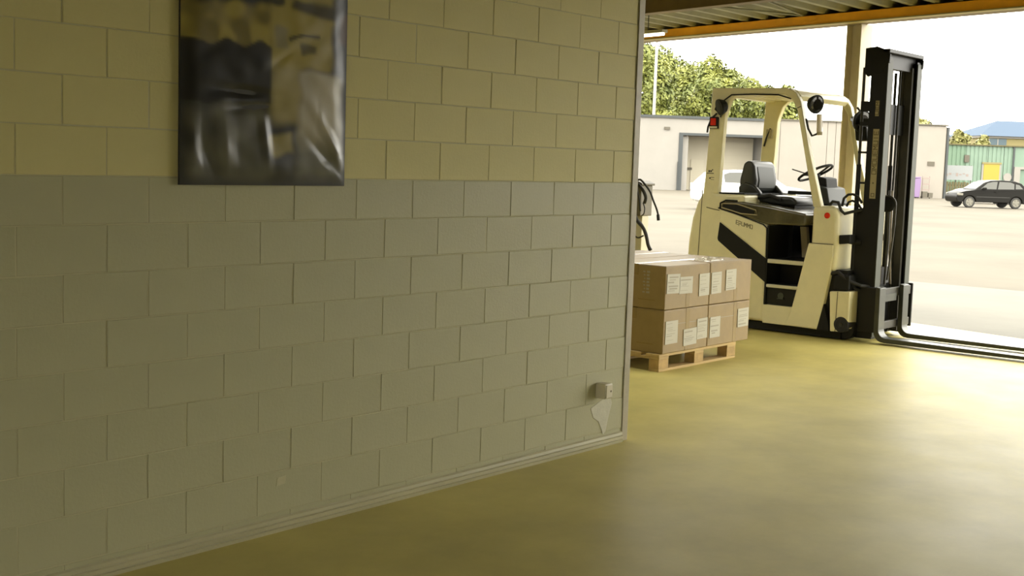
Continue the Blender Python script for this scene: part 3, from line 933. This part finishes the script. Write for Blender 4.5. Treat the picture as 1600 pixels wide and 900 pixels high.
L_E = [(0, 0, 0, 1), (0, 1, 1, 1), (0, .5, .8, .5), (0, 0, 1, 0)]
L_P = [(0, -.3, 0, 1), (0, 1, .9, 1), (.9, 1, .9, .3), (.9, .3, 0, .3)]
L_U = [(0, 1, 0, 0), (0, 0, 1, 0), (1, 0, 1, 1)]
L_M = [(0, 0, 0, 1), (0, 1, .5, .4), (.5, .4, 1, 1), (1, 1, 1, 0)]
L_O = [(0, 0, 0, 1), (0, 1, 1, 1), (1, 1, 1, 0), (1, 0, 0, 0)]
L_I = [(.5, 0, .5, 1)]
for i_, L_ in enumerate((L_E, L_P, L_U, L_M, L_M, L_O)):
    stroke_letter(b, N - .0048, 6.605 - i_ * .034, 1.095 - i_ * .0075, .024, .038, L_)
b.build('panel_lettering', 'ink', FK)

# ---- mast
MF = 5.13      # front face (world Y)
MN, MFAR = 11.80, 12.64
mast_parts = []
for xa, xb, s in ((MN, MN + .115, 1), (MFAR - .11, MFAR, -1)):
    web = (xa, xa + .018) if s == 1 else (xb - .018, xb)
    b = MB()
    b.box(web[0], web[1], MF + .014, MF + .150, .03, 2.80)
    b.box(xa, xb, MF + .150, MF + .166, .03, 2.80)
    b.box(xa, xb, MF + .002, MF + .014, .03, 2.80)
    r_ = b.build('mast_rail', 'blackg', FK)
    MB().box(xa, xb, MF - .006, MF + .0015, .05, 2.78).build('rail_face', 'steel', r_)
for xa, xb in ((MN + .125, MN + .165), (MFAR - .160, MFAR - .12)):
    b = MB()
    b.box(xa, xb, MF + .03, MF + .05, .06, 2.74)
    b.box(xa, xb, MF + .12, MF + .135, .06, 2.74)
    b.box(xa + .018, xb - .018, MF + .05, MF + .12, .06, 2.74)
    b.build('inner_rail', 'steel_d', FK)
# lift cylinders behind the rails
for xx in (MN + .02, MFAR - .06):
    MB().tube([(xx, MF + .245, .2), (xx, MF + .245, 1.75)], .024, 10).build('lift_cylinder', 'blackg', FK)
    MB().tube([(xx, MF + .245, 1.75), (xx, MF + .245, 2.70)], .015, 10).build('piston_rod', 'steel_d', FK)
# head plates
b = MB()
b.prism([(MF + .01, 2.86), (MF - .02, 2.82), (MF - .015, 2.74), (MF + .02, 2.72), (MF + .05, 2.64), (MF + .20, 2.61), (MF + .235, 2.65), (MF + .235, 2.885), (MF + .12, 2.90)], MN - .006, MN + .02)
b.build('head_plate', 'blackg', FK, bevel=.004)
b = MB()
b.prism([(MF + .01, 2.86), (MF - .02, 2.82), (MF - .015, 2.74), (MF + .16, 2.72), (MF + .21, 2.80), (MF + .20, 2.87), (MF + .12, 2.90)], MFAR - .02, MFAR + .006)
b.build('head_plate', 'blackg', FK, bevel=.004)
MB().box(MN - .006, MFAR + .006, MF - .015, MF + .05, 2.835, 2.875).build('head_bar', 'blackg', FK, bevel=.006)
MB().box(MN + .05, MFAR - .05, MF + .05, MF + .14, 2.70, 2.87).build('upper_tie', 'blackg', FK)
MB().box(MN + .05, MFAR - .05, MF + .10, MF + .14, 2.06, 2.36).build('middle_tie', 'blackg', FK)
MB().box(MN + .05, MFAR - .05, MF + .13, MF + .16, .10, .55).build('lower_tie', 'blackg', FK)
MB().lathe([(0, .042), (.03, .042)], (12.20, MF + .085, 2.765), (0, 1, 0), 16).build('chain_pulley', 'steel', FK)
# plates joining rail and cylinder
for za, zb in ((2.27, 2.37), (2.13, 2.17), (1.86, 1.88), (1.56, 1.58)):
    MB().box(MN + .002, MN + .02, MF + .155, MF + .255, za, zb).build('cylinder_clamp', 'blackg', FK)
MB().prism([(MF + .155, 1.30), (MF + .225, 1.28), (MF + .26, 1.02), (MF + .26, .55), (MF + .155, .50)], MN + .002, MN + .03).build('tilt_plate', 'blackg', FK)
# decals up the rail
MB().box(MN - .0015, MN - .0002, MF + .045, MF + .108, 1.42, 2.10).build('rail_decal', 'decal', FK, label='beige lettered strip up the mast')
MB().box(MN - .0015, MN - .0002, MF + .062, MF + .100, 2.225, 2.375).build('rail_decal', 'decal', FK)
b = MB()
SEG = {'a': L_E, 'b': L_U, 'c': L_O, 'd': L_M, 'e': L_P}


def vletter(b, x, yc, z0, wd, ht, segs, th=.007):
    # reading upwards: letter's right is world up, letter's up is world +Y
    for (a0, b0, a1, b1) in segs:
        p_ = Vector((x, yc - wd / 2 + b0 * wd, z0 + a0 * ht))
        q_ = Vector((x, yc - wd / 2 + b1 * wd, z0 + a1 * ht))
        d_ = q_ - p_
        if d_.length < 1e-6:
            continue
        nn = Vector((0, -d_.z, d_.y)).normalized() * th / 2
        b.obox((p_ + q_) / 2, (.0005, 0, 0), d_ / 2 + d_.normalized() * th / 2, nn)


for i_, L_ in enumerate((L_O, L_M, L_O, L_U, L_E, L_M, L_U, L_I, L_E)):
    vletter(b, MN - .002, MF + .076, 1.66 + i_ * .048, .044, .034, L_)
vletter(b, MN - .002, MF + .076, 1.44, .03, .03, L_O)
b.box(MN - .0025, MN - .0015, MF + .070, MF + .085, 1.565, 1.58)
for i_, L_ in enumerate((L_U, L_E, L_M)):
    vletter(b, MN - .002, MF + .081, 2.24 + i_ * .045, .028, .032, L_)
b.build('mast_lettering', 'ink', FK)['kind'] = 'stuff'
# chains, hoses and pulley inside the mast
for xx, mm, r in ((12.10, 'brass', .008), (12.135, 'brass', .007)):
    MB().tube([(xx, MF + .09, 2.72), (xx, MF + .09, .55)], r, 6).build('lift_chain', mm, FK)
MB().tube([(12.20, MF + .07, 1.50), (12.21, MF + .06, 1.0), (12.18, MF + .06, .55)], .013, 8).build('mast_hose', 'steel_d', FK)
MB().tube([(12.25, MF + .07, 1.50), (12.26, MF + .06, .9), (12.30, MF + .05, .55)], .012, 8).build('mast_hose', 'brass', FK)
MB().tube([(12.30, MF + .08, 2.76), (12.29, MF + .08, 1.6), (12.26, MF + .07, 1.3)], .012, 8).build('mast_hose', 'rubber', FK)
MB().lathe([(-.02, .06), (-.012, .078), (.012, .078), (.02, .06)], (12.14, MF + .06, 1.36), (1, 0, 0), 20).build('hose_pulley', 'black', FK)
MB().tube([(12.14, MF + .06 + .085 * math.cos(a), 1.36 + .085 * math.sin(a)) for a in [math.pi * k / 10 for k in range(11)]] + [(12.15, MF - .02, 1.15), (12.17, MF + .03, .6)], .011, 8).build('mast_hose', 'steel_d', FK)
# carriage and forks
b = MB()
b.box(MN + .03, MFAR - .03, MF - .045, MF - .008, .44, .53)
b.box(MN + .03, MFAR - .03, MF - .045, MF - .008, .12, .20)
b.build('carriage_bar', 'steel_d', FK, bevel=.006)
MB().box(MN - .03, MN + .0, MF - .05, MF + .14, .10, .55).build('carriage_side_plate', 'blackg', FK, bevel=.008)
MB().box(MFAR + .0, MFAR + .03, MF - .05, MF + .14, .10, .55).build('carriage_side_plate', 'blackg', FK, bevel=.008)
MB().box(11.88, 12.22, MF - .060, MF - .046, .40, .475).build('carriage_plate', 'forkm', FK)
MB().box(MN + .02, MN + .14, MF + .16, MF + .30, .03, .30).build('mast_foot', 'blackg', FK)
MB().box(MFAR - .14, MFAR - .02, MF + .16, MF + .30, .03, .30).build('mast_foot', 'blackg', FK)
for (xa, xb) in ((11.715, 11.855), (12.29, 12.43)):
    y0 = MF - .055
    prof = [(y0, .56), (y0 - .045, .55), (y0 - .050, .14)] + [(y0 - .13 + .08 * math.cos(a), .14 - .075 * math.sin(a)) for a in [math.pi / 2 * k / 6 for k in range(1, 7)]] \
        + [(3.45, .052), (3.30, .036), (3.30, .022), (y0 - .12, .018)] + [(y0 - .10 + .10 * math.sin(a), .12 - .10 * math.cos(a)) for a in [math.pi / 2 * k / 6 for k in range(1, 7)]]
    MB().prism(prof, xa, xb).build('fork', 'forkm', FK, bevel=.004, label='steel fork blade')

# ================================================================== CHARGING STAND behind the wall's end
t = thing('charging_stand', 'brown cable stand with hanging black leads behind the wall end', 'charger', (12.8, 8.66, 0))
MB().box(12.70, 12.95, 8.54, 8.86, 1.06, 1.43).build('cabinet', 'cab', t, bevel=.01)
MB().prism([(8.52, 1.43), (8.88, 1.43), (8.88, 1.46), (8.60, 1.485), (8.52, 1.455)], 12.68, 12.97).build('cabinet_lid', 'cab', t, bevel=.008)
MB().box(12.76, 12.90, 8.55, 8.69, .02, 1.06).build('support_leg', 'cab_l', t, bevel=.006)
MB().box(12.78, 12.86, 8.70, 8.86, .02, 1.06).build('support_leg', 'black', t)
MB().box(12.62, 13.02, 8.46, 8.90, 0, .02).build('foot_plate', 'steel_d', t)


def cable(pts, r, name='charging_lead', m='rubber'):
    out = []
    pts = [Vector(p) for p in pts]
    for i in range(len(pts) - 1):
        p0 = pts[max(i - 1, 0)]
        p1, p2 = pts[i], pts[i + 1]
        p3 = pts[min(i + 2, len(pts) - 1)]
        for k in range(5):
            u = k / 5
            out.append(.5 * ((2 * p1) + (p2 - p0) * u + (2 * p0 - 5 * p1 + 4 * p2 - p3) * u * u + (3 * p1 - p0 - 3 * p2 + p3) * u ** 3))
    out.append(pts[-1])
    return MB().tube(out, r, 7).build(name, m, t, smooth=True)


cable([(12.68, 8.62, 1.47), (12.66, 8.54, 1.50), (12.66, 8.47, 1.45), (12.68, 8.40, 1.36), (12.68, 8.35, 1.26), (12.70, 8.31, 1.16), (12.70, 8.28, 1.08)], .012)
MB().tube([(12.70, 8.285, 1.09), (12.70, 8.275, 1.02)], .020, 8).build('plug', 'black', t)
cable([(12.66, 8.56, 1.44), (12.64, 8.48, 1.38), (12.64, 8.43, 1.29), (12.66, 8.46, 1.22)], .020)
cable([(12.68, 8.60, 1.06), (12.66, 8.54, .99), (12.66, 8.46, .92), (12.66, 8.41, .82), (12.66, 8.38, .72), (12.66, 8.34, .66)], .022)
cable([(12.67, 8.58, 1.02), (12.67, 8.50, .96), (12.67, 8.43, .86), (12.68, 8.40, .74), (12.67, 8.36, .66)], .020)
cable([(12.66, 8.62, .84), (12.64, 8.52, .80), (12.64, 8.44, .83)], .010)
cable([(12.66, 8.48, 1.22), (12.64, 8.44, 1.16), (12.64, 8.45, 1.09), (12.66, 8.49, 1.07)], .007)
cable([(12.64, 8.66, 1.40), (12.62, 8.58, 1.44), (12.62, 8.52, 1.30), (12.64, 8.50, 1.12)], .012)

# ================================================================== OUTDOORS
# frame of the yard: e runs along the building fronts, n away from the camera
A0 = Vector((75.718, 47.785, 0))
EV = Vector((.6879, -.7258, 0)).normalized()
NV = Vector((-EV.y, EV.x, 0))
ANG = math.atan2(EV.y, EV.x)


def yard(s, off, z=0.0):
    return A0 + EV * s + NV * off + Vector((0, 0, z))


def ything(name, label, cat, s, off, group=None, rot=0.0):
    return thing(name, label, cat, yard(s, off, -.012), group, local=True, rotz=ANG + rot)


# local axes of a yard thing: x along the fronts, y away from the camera
t = ything('warehouse', 'long pale rendered warehouse with a dark gate recess across the yard', 'building', -.0, 0)
b = MB()
b.box(-22, -.10, 0, 9, 0, 5.02)
b.build('wall', 'render', t)
b = MB()
b.box(6.2, 6.62, 0, 9, 0, 5.02)
b.build('wall', 'render', t)
MB().box(-.10, 6.2, 0, 9, 4.0, 5.02).build('wall_over_gate', 'render', t)
MB().box(-22.1, 6.65, -.12, 9, 5.02, 5.20).build('fascia', 'bgrey', t)
MB().box(-.12, .16, -.06, .25, 0, 3.86).build('gate_jamb', 'bgrey', t)
MB().box(5.95, 6.2, -.06, .25, 0, 3.86).build('gate_jamb', 'bgrey', t)
MB().box(-.12, 6.2, -.06, .25, 3.86, 4.03).build('gate_header', 'bgrey', t)
MB().box(.16, .60, .25, .5, 0, 3.80).build('gate_reveal', 'render', t)
MB().box(.60, 5.95, 3.0, 3.2, 0, 3.86).build('recess_back', 'recess', t)
MB().box(.50, .60, .5, 3.0, 0, 3.86).build('recess_side', 'recess', t)
MB().box(3.1, 5.9, 2.9, 3.0, 0, 3.55).build('roller_door', 'recess_d', t)
for q in range(6):
    MB().box(3.1, 5.9, 2.885, 2.9, .5 + q * .52, .53 + q * .52).build('door_slat_joint', 'recess', t)
MB().box(1.4, 2.35, 2.93, 3.0, 0, 2.2).build('side_door', 'recess_d', t)
MB().box(1.0, 1.5, 2.9, 3.0, 1.45, 1.62).build('notice_plate', 'seam', t)
MB().tube([(-.14, -.15, 0), (-.14, -.15, 2.0)], .05, 6).build('down_pipe', 'bgrey', t)
for q in (-12, -5.2):
    MB().box(q, q + .05, -.02, .0, 0, 5.0).build('wall_joint', 'seam', t)
MB().box(-1.2, -.8, -.08, 0, 4.2, 4.4).build('wall_lamp_box', 'seam', t)
# low grey rack of things by the wall foot
t = ything('panel_hall', 'pale panel clad hall joining the warehouse behind the lift truck mast', 'building', 6.7, .2)
xs = (0, .42, 3.82, 4.42, 7.4, 10.0, 12.45)
for i in range(len(xs) - 1):
    MB().box(xs[i] + .02, xs[i + 1] - .02, 0, 8, 0, 5.18 - .012 * i).build('cladding_panel', 'render2', t)
    MB().box(xs[i + 1] - .03, xs[i + 1] + .03, .02, 7.9, 0, 5.12 - .012 * i).build('panel_joint', 'seam', t)
MB().box(-.02, 12.55, -.10, 8, 5.14, 5.24).build('eaves_strip', 'seam', t)
MB().box(12.50, 12.66, -.05, .15, 0, 5.05).build('corner_downpipe', 'bgrey', t)
MB().box(11.2, 11.7, -.06, 0, 2.3, 2.6).build('wall_sign', 'seam', t)
MB().box(8.6, 8.64, -.02, 0.0, .1, 2.3).build('door_leaf_joint', 'seam', t)

# white flood lamp pole rising behind the warehouse
t = ything('lamp_pole', 'tall white lamp pole rising in front of the trees', 'pole', .48, 14)
MB().tube([(0, 0, 0), (0, 0, 6), (0, 0, 12.6)], [.16, .13, .11], 12).build('shaft', 'wpole', t)
MB().box(-.5, .5, -.16, .16, 12.55, 12.75).build('lamp_head', 'wpole', t, bevel=.03)

# green shed
t = ything('green_shed', 'pale green clad shed with a yellow door behind the black car', 'building', 25.0, 15)
sx = [0.2, 2.1, 4.0, 5.35, 6.15, 9.2, 12.0, 16]
for i in range(len(sx) - 1):
    x0, x1 = sx[i], sx[i + 1]
    mm = 'green2' if i in (0,) else 'green'
    if i == 4:
        MB().box(x0 + .02, x1 - .02, 0, 7, 0, 4.2).build('cladding_panel', mm, t)
        continue
    # ribbed panel
    pr, x = [], x0 + .02
    while x < x1 - .02:
        pr += [(x, 0), (min(x + .22, x1 - .02), 0), (min(x + .25, x1 - .02), .05), (min(x + .33, x1 - .02), .05)]
        x += .36
    pr += [(x1 - .02, 4), (x0 + .02, 4)]
    MB().prism(pr, 0.0 if i != 5 else 2.6, 4.2, 'z').build('cladding_panel', mm, t)
MB().box(.1, 16.1, -.15, 7, 4.2, 4.30).build('roof_edge', 'olive', t)
MB().box(6.10, 6.24, -.10, .02, 0, 4.2).build('downpipe', 'bgrey', t)
yd = MB().box(3.65, 5.0, -.08, .0, 0, 2.72).build('yellow_door', 'yellow', t)
MB().box(3.50, 5.15, -.12, -.0, 2.72, 2.86).build('door_hood', 'sand', t)
MB().box(3.50, 3.64, -.06, 0, 0, 2.72).build('door_frame', 'render', t)
MB().box(5.01, 5.15, -.06, 0, 0, 2.72).build('door_frame', 'render', t)
MB().lathe([(0, .36), (.06, .36)], (5.75, -.06, 1.65), (0, 1, 0), 14).build('round_sign', 'render', t)
MB().box(1.95, 2.35, -.10, 0, 2.8, 3.4).build('vent', 'seam', t)
MB().box(6.25, 12, -.2, .1, 2.35, 2.55).build('garage_lintel', 'render', t)
MB().box(6.25, 6.75, -.2, .1, 0, 2.35).build('garage_jamb', 'render', t)
MB().box(6.75, 12, .6, .8, 0, 2.35).build('garage_opening', 'brown', t)

# blue roofed house
t = ything('blue_roof_house', 'house with a pale blue hipped roof behind the green shed', 'house', 36.8, 35)
MB().box(.3, 14, 0, 8, 0, 5.5).build('wall', 'sand', t)
MB().box(.1, 14.1, -.2, 8.2, 5.5, 5.70).build('eaves_board', 'render', t)
rf = MB().add([(.0, -.5, 5.7), (14.5, -.5, 5.7), (14.5, 8.5, 5.7), (0, 8.5, 5.7), (3.7, 4.0, 7.4), (12, 4.0, 7.4)],
              [(0, 1, 5, 4), (1, 2, 5), (2, 3, 4, 5), (3, 0, 4), (0, 3, 2, 1)]).build('hip_roof', 'blue', t)
MB().box(.35, 2.95, -.08, .02, 4.75, 5.45).build('window', 'bluew', t)
for q in (1.1, 2.0):
    MB().box(q, q + .10, -.10, -.07, 4.75, 5.45).build('mullion', 'render', t)

# banner board and olive fence between hall and shed
t = ything('banner_board', 'pale blue and white banner hung above an olive fence', 'banner', 20.7, 4)
MB().box(-.1, 2.2, -.04, .02, 1.34, 2.42).build('banner_sheet', 'board', t)
for q in (-.05, 1.0, 2.12):
    MB().tube([(q, .06, 0), (q, .06, 2.46)], .04, 6).build('post', 'seam', t)
b = MB()
for q in range(7):
    b.box(.15 + q * .26, .33 + q * .26, -.048, -.039, 1.62 + .08 * (q % 3), 1.80 + .06 * (q % 2))
b.build('faded_lettering', 'pink', t)
t = ything('olive_fence', 'olive slatted fence under the banner beside the black car', 'fence', 20.4, 3.2)
for q in range(9):
    MB().box(q * .22, q * .22 + .17, 0, .05, 0, 1.18 + .04 * (q % 2)).build('slat', 'olive', t)
MB().box(0, 1.95, .05, .09, .9, 1.0).build('fence_rail', 'olive', t)
MB().box(0, 1.95, .05, .09, .25, .35).build('fence_rail', 'olive', t)
# purple bin and trolley by the hall
t = ything('purple_bin', 'purple upright bin standing against the panel hall', 'bin', 16.75, -1.0)
MB().prism([(-.20, .06), (.16, .06), (.22, 1.30), (.16, 1.42), (-.22, 1.36), (-.28, 1.2)], -.25, .25, 'y').build('bin_body', 'purple', t, bevel=.04, seg=3)
MB().prism([(-.26, 1.38), (.20, 1.44), (.18, 1.50), (-.22, 1.46)], -.27, .27, 'y').build('bin_lid', 'purple', t)
for q in (-.2, .2):
    MB().lathe([(0, .09), (.05, .09)], (.05, q, .09), (0, 1, 0), 12).build('bin_wheel', 'rubber', t)
t = ything('hand_trolley', 'pale pink hand trolley with dark crates beside the purple bin', 'trolley', 17.45, -1.0)
for q in (-.28, .22):
    MB().tube([(q, 0, .1), (q, .05, 1.55)], .03, 6).build('upright', 'pink', t)
for z_ in (.55, .95, 1.35):
    MB().box(-.28, .22, 0, .05, z_, z_ + .10).build('cross_bar', 'pink', t)
MB().box(-.36, -.02, -.35, -.02, .10, .48).build('crate', 'seam', t)
MB().box(.06, .36, -.35, -.02, .10, .40).build('crate', 'seam', t)
MB().box(-.34, .34, -.38, .05, .05, .10).build('toe_plate', 'seam', t)
for q in (-.3, .28):
    MB().lathe([(0, .09), (.05, .09)], (q - .02, .05, .09), (1, 0, 0), 12).build('trolley_wheel', 'rubber', t)


# ------------------------------------------------------------------ cars
def car(label, s, off, L, W, H, paint, glass, rot=0.0, style='hatch', tail='red'):
    t = ything('car', label, 'car', s, off, None, rot)
    k, h = L / 3.9, H / 1.48
    zb = .24 * h

    def SC(p):
        return [(x * k, z * h) for x, z in p]
    # side outline, front at x=0; wheel arches cut in
    def archpts(cx, r):
        return [(cx - r * math.cos(a), .30 + r * math.sin(a)) for a in [math.pi * i / 10 for i in range(11)]]
    lower = [(.05, .32), (.0, .48), (.02, .62), (.12, .76), (.45, .87), (1.00, .95), (3.55, 1.0), (3.80, .98), (3.87, .80), (3.90, .55), (3.86, .34), (3.62, .26)]
    low = SC(lower)
    under = []
    for cx in (3.15, .66):
        a = archpts(cx, .335)
        under += [(x * k, z * h) for x, z in a[::-1]]
    poly = low + under + SC([(.20, .26)])
    n = len(poly)
    # body sides curve in towards the ends and the sill
    def wid(x, z):
        u = x / L
        ends = 1 - .16 * (max(0, .18 - u) / .18) ** 2 - .10 * (max(0, u - .86) / .14) ** 2
        return W / 2 * ends * (1 - .05 * max(0, .45 - z / h) / .45)
    body = MB()
    vs = [(x, -wid(x, z), z) for x, z in poly] + [(x, wid(x, z), z) for x, z in poly]
    fs = [tuple(range(n)), tuple(range(2 * n - 1, n - 1, -1))] + [(i, (i + 1) % n, n + (i + 1) % n, n + i) for i in range(n)]
    body.add(vs, fs)
    bo = body.build('car_body', paint, t, bevel=.03, seg=3)
    cab = SC([(.92, .93), (1.50, 1.34), (1.80, 1.44), (2.4, 1.48), (3.10, 1.44), (3.45, 1.34), (3.78, .98)])
    if style == 'sedan':
        cab = SC([(.95, .93), (1.55, 1.36), (1.9, 1.46), (2.4, 1.48), (2.85, 1.42), (3.30, 1.12), (3.55, .99)])

    def cw(z):
        return W / 2 * (1 - .02 - .20 * (z / h - .93) / .55)
    n = len(cab)
    vs = [(x, -cw(z), z) for x, z in cab] + [(x, cw(z), z) for x, z in cab]
    fs = [tuple(range(n)), tuple(range(2 * n - 1, n - 1, -1))] + [(i, (i + 1) % n, n + (i + 1) % n, n + i) for i in range(n)]
    MB().add(vs, fs).build('cabin', paint, t, bevel=.03, seg=3)
    # side windows
    if style == 'sedan':
        wins = [[(1.20, .99), (1.60, 1.30), (1.92, 1.37), (2.10, 1.38), (2.10, .99)], [(2.18, .99), (2.18, 1.38), (2.62, 1.36), (2.98, 1.10), (2.98, 1.0)]]
    else:
        wins = [[(1.22, 1.00), (1.62, 1.31), (1.90, 1.38), (2.16, 1.39), (2.06, 1.00)], [(2.14, 1.0), (2.26, 1.395), (2.85, 1.38), (3.05, 1.30), (3.02, 1.02)],
                [(3.10, 1.03), (3.13, 1.29), (3.32, 1.25), (3.50, 1.05)]]
    for sgn in (-1, 1):
        for wv in wins:
            q = SC(wv)
            n = len(q)
            vs = [(x, sgn * (cw(z) + .006), z) for x, z in q] + [(x, sgn * (cw(z) - .02), z) for x, z in q]
            MB().add(vs, [tuple(range(n)), tuple(range(2 * n - 1, n - 1, -1))] + [(i, (i + 1) % n, n + (i + 1) % n, n + i) for i in range(n)]).build('side_window', glass, t)
        MB().box(.66 * k + .35, 3.15 * k - .36, min(sgn * W / 2 * .985, sgn * W / 2 * 1.008), max(sgn * W / 2 * .985, sgn * W / 2 * 1.008), .56 * h, .60 * h).build('door_strip', 'rubber', t)
        MB().box(1.30 * k, 1.48 * k, min(sgn * W / 2, sgn * (W / 2 + .14)), max(sgn * W / 2, sgn * (W / 2 + .14)), .96 * h, 1.08 * h).build('door_mirror', paint, t, bevel=.03)
        MB().box(1.98 * k, 2.14 * k, min(sgn * W / 2 * .99, sgn * W / 2 * 1.015), max(sgn * W / 2 * .99, sgn * W / 2 * 1.015), .84 * h, .875 * h).build('door_handle', paint, t)
    # screens
    for (p, q) in (((.985, .985), (1.47, 1.325)), ((3.74, 1.03), (3.47, 1.31)) if style != 'sedan' else ((3.50, 1.02), (2.92, 1.37))):
        (x0, z0), (x1, z1) = SC([p, q])
        d = Vector((x1 - x0, 0, z1 - z0)).normalized()
        nn = Vector((-d.z, 0, d.x)) if x1 > x0 else Vector((d.z, 0, -d.x))
        vs = []
        for o_ in (.012, -.01):
            vs += [Vector((x0, -cw(z0) * .88, z0)) + nn * o_, Vector((x0, cw(z0) * .88, z0)) + nn * o_, Vector((x1, cw(z1) * .88, z1)) + nn * o_, Vector((x1, -cw(z1) * .88, z1)) + nn * o_]
        MB().add(vs, [(0, 1, 2, 3), (4, 7, 6, 5), (0, 4, 5, 1), (1, 5, 6, 2), (2, 6, 7, 3), (3, 7, 4, 0)]).build('screen', glass, t)
    for sgn in (-1, 1):
        MB().box(.05 * k, .34 * k, sgn * W * .40 - .10, sgn * W * .40 + .06, .62 * h, .75 * h).build('headlamp', 'rim', t, bevel=.03)
        MB().box(3.76 * k, 3.89 * k, sgn * W * .43 - .08, sgn * W * .43 + .05, .72 * h, .95 * h).build('tail_lamp', tail, t, bevel=.02)
    for cx in (.66, 3.15):
        for sgn in (-1, 1):
            c = (cx * k, sgn * (W / 2 - .06), .30)
            ty = MB().lathe([(-.14, .24), (-.12, .295), (.03, .300), (.05, .27), (.052, .205), (.02, .20), (.02, 0)], c, (0, sgn, 0), 28).build('wheel', 'rubber', t, smooth=False)
            b = MB()
            b.lathe([(.022, .055), (.05, .045), (.052, 0)], c, (0, sgn, 0), 12)
            b.lathe([(.022, .215), (.054, .205), (.054, .185), (.024, .180)], c, (0, sgn, 0), 28)
            for q in range(5):
                a = 2 * math.pi * q / 5 + .3
                dv_ = Vector((math.cos(a), 0, math.sin(a)))
                tv = Vector((-math.sin(a), 0, math.cos(a)))
                b.obox(Vector(c) + Vector((0, sgn * .038, 0)) + dv_ * .115, dv_ * .085, Vector((0, .010, 0)), tv * .042)
            b.build('rim', 'rim', ty)
    return t


car('black three door hatchback parked in the yard', 10.38, -22, 4.05, 1.66, 1.50, 'carblk', 'glass_l', rot=.04)
car('white car parked behind the lift truck seat', -2.30, -38, 4.6, 1.78, 1.62, 'carwht', 'glass_l', rot=math.pi, tail='carwht')
car('white hatchback half hidden behind the black car', 14.9, -12, 3.9, 1.66, 1.42, 'carwht', 'glass_l', rot=.1)


# ------------------------------------------------------------------ trees
def tree(label, s, off, blobs, material, nleaf, size, cat='tree', name='tree', trunk_h=4.0, group=None):
    """blobs: (x, y, z, rx, ry, rz) lumps of the crown in the tree's own frame"""
    t = ything(name, label, cat, s, off, group)
    r = random.Random(int(s * 100) + nleaf)
    vol = [b_[3] * b_[5] for b_ in blobs]
    vs, fs = [], []
    for _ in range(nleaf):
        bx = r.choices(blobs, vol)[0]
        th, ph = r.uniform(0, 2 * math.pi), math.acos(r.uniform(-1, 1))
        d = Vector((math.sin(ph) * math.cos(th), math.sin(ph) * math.sin(th), math.cos(ph)))
        rad = r.uniform(.55, 1.0) ** .5
        lump = 1 + .22 * noise.noise(Vector((d.x * 2.6 + bx[0], d.y * 2.6, d.z * 2.6 + bx[2])))
        c = Vector((bx[0] + d.x * bx[3] * rad * lump, bx[1] + d.y * bx[4] * rad * lump, bx[2] + d.z * bx[5] * rad * lump))
        nn = (d + Vector((r.gauss(0, .55), r.gauss(0, .55), r.gauss(.25, .55)))).normalized()
        a = nn.orthogonal().normalized()
        q = r.uniform(0, 6.28)
        u = a * math.cos(q) + nn.cross(a) * math.sin(q)
        v = nn.cross(u)
        sz = size * r.uniform(.6, 1.3)
        o_ = len(vs)
        vs += [c - u * sz, c - v * sz * .55, c + u * sz, c + v * sz * .55]
        fs.append((o_, o_ + 1, o_ + 2, o_ + 3))
    me = bpy.data.meshes.new('foliage')
    me.from_pydata([tuple(v) for v in vs], [], fs)
    me.materials.append(MT[material])
    o = bpy.data.objects.new('foliage', me)
    COL.objects.link(o)
    o.parent = t
    o['kind'] = 'stuff'
    top = max(b_[2] for b_ in blobs)
    b = MB()
    b.tube([(0, 0, 0), (.1, .05, trunk_h * .5), (-.05, 0, trunk_h), (0, 0, top)], [.26, .22, .18, .06], 8)
    for bx in blobs[:4]:
        b.tube([(0, 0, trunk_h * .8), (bx[0] * .6, bx[1] * .6, (trunk_h + bx[2]) * .5), (bx[0], bx[1], bx[2])], [.11, .07, .03], 6)
    b.build('trunk', 'bark', t)
    return t


def crown(h, wd, seed, n=9):
    r = random.Random(seed)
    out = [(0, 0, h * .66, wd * .62, wd * .6, h * .28)]
    for i in range(n):
        a = r.uniform(0, 6.28)
        z = r.uniform(.40, .86) * h
        k = 1 - .45 * max(0, z / h - .55) / .4
        q = r.uniform(.25, .62) * wd * k
        rr_ = r.uniform(.26, .42) * wd
        out.append((q * math.cos(a), q * math.sin(a), z, rr_, rr_, rr_ * .8))
    out.append((r.uniform(-.2, .2) * wd, 0, h * .87, wd * .34, wd * .34, h * .13))
    return out


G = 'trees behind the warehouse'
trees = [(1.0, 20, 12.3, 3.2, 'tall green tree right behind the lamp pole'),
         (6.0, 39, 13.9, 4.0, 'tallest broad green tree farther back beside the lamp pole'),
         (6.6, 29.5, 11.6, 3.8, 'green tree halfway between the lamp pole and the lift truck roof'),
         (6.9, 20, 11.2, 3.2, 'green tree above the rear corner of the lift truck roof'),
         (13.0, 39, 11.6, 4.0, 'rounded green tree showing above the middle of the lift truck roof'),
         (12.8, 29.5, 10.3, 3.4, 'green tree sloping down above the lift truck roof'),
         (12.6, 20, 9.0, 2.9, 'low green tree last in the row above the lift truck roof')]
for i, (s, off, h, wd, lab) in enumerate(trees):
    tree(lab, s, off, crown(h, wd, 40 + i, 16), 'leaf', 13000, .19, group=G, trunk_h=h * .35)
tree('small pale green tree top peeking over the panel hall', 26.8, 25, [(0, 0, 5.6, 1.3, 1.3, 1.2), (.5, 0, 5.2, 1.0, 1, 1.0), (-.5, .2, 6.0, .8, .8, .7)], 'leaf2', 1500, .22, trunk_h=3)
tree('yellow green tree behind the shed next to the panel hall', 31.2, 26, crown(6.0, 1.5, 71, 7), 'leaf2', 2200, .22, trunk_h=2.5)
tree('yellow green tree behind the shed next to the blue roof', 33.2, 26, crown(5.5, 1.3, 75, 7), 'leaf2', 2200, .22, trunk_h=2.5)
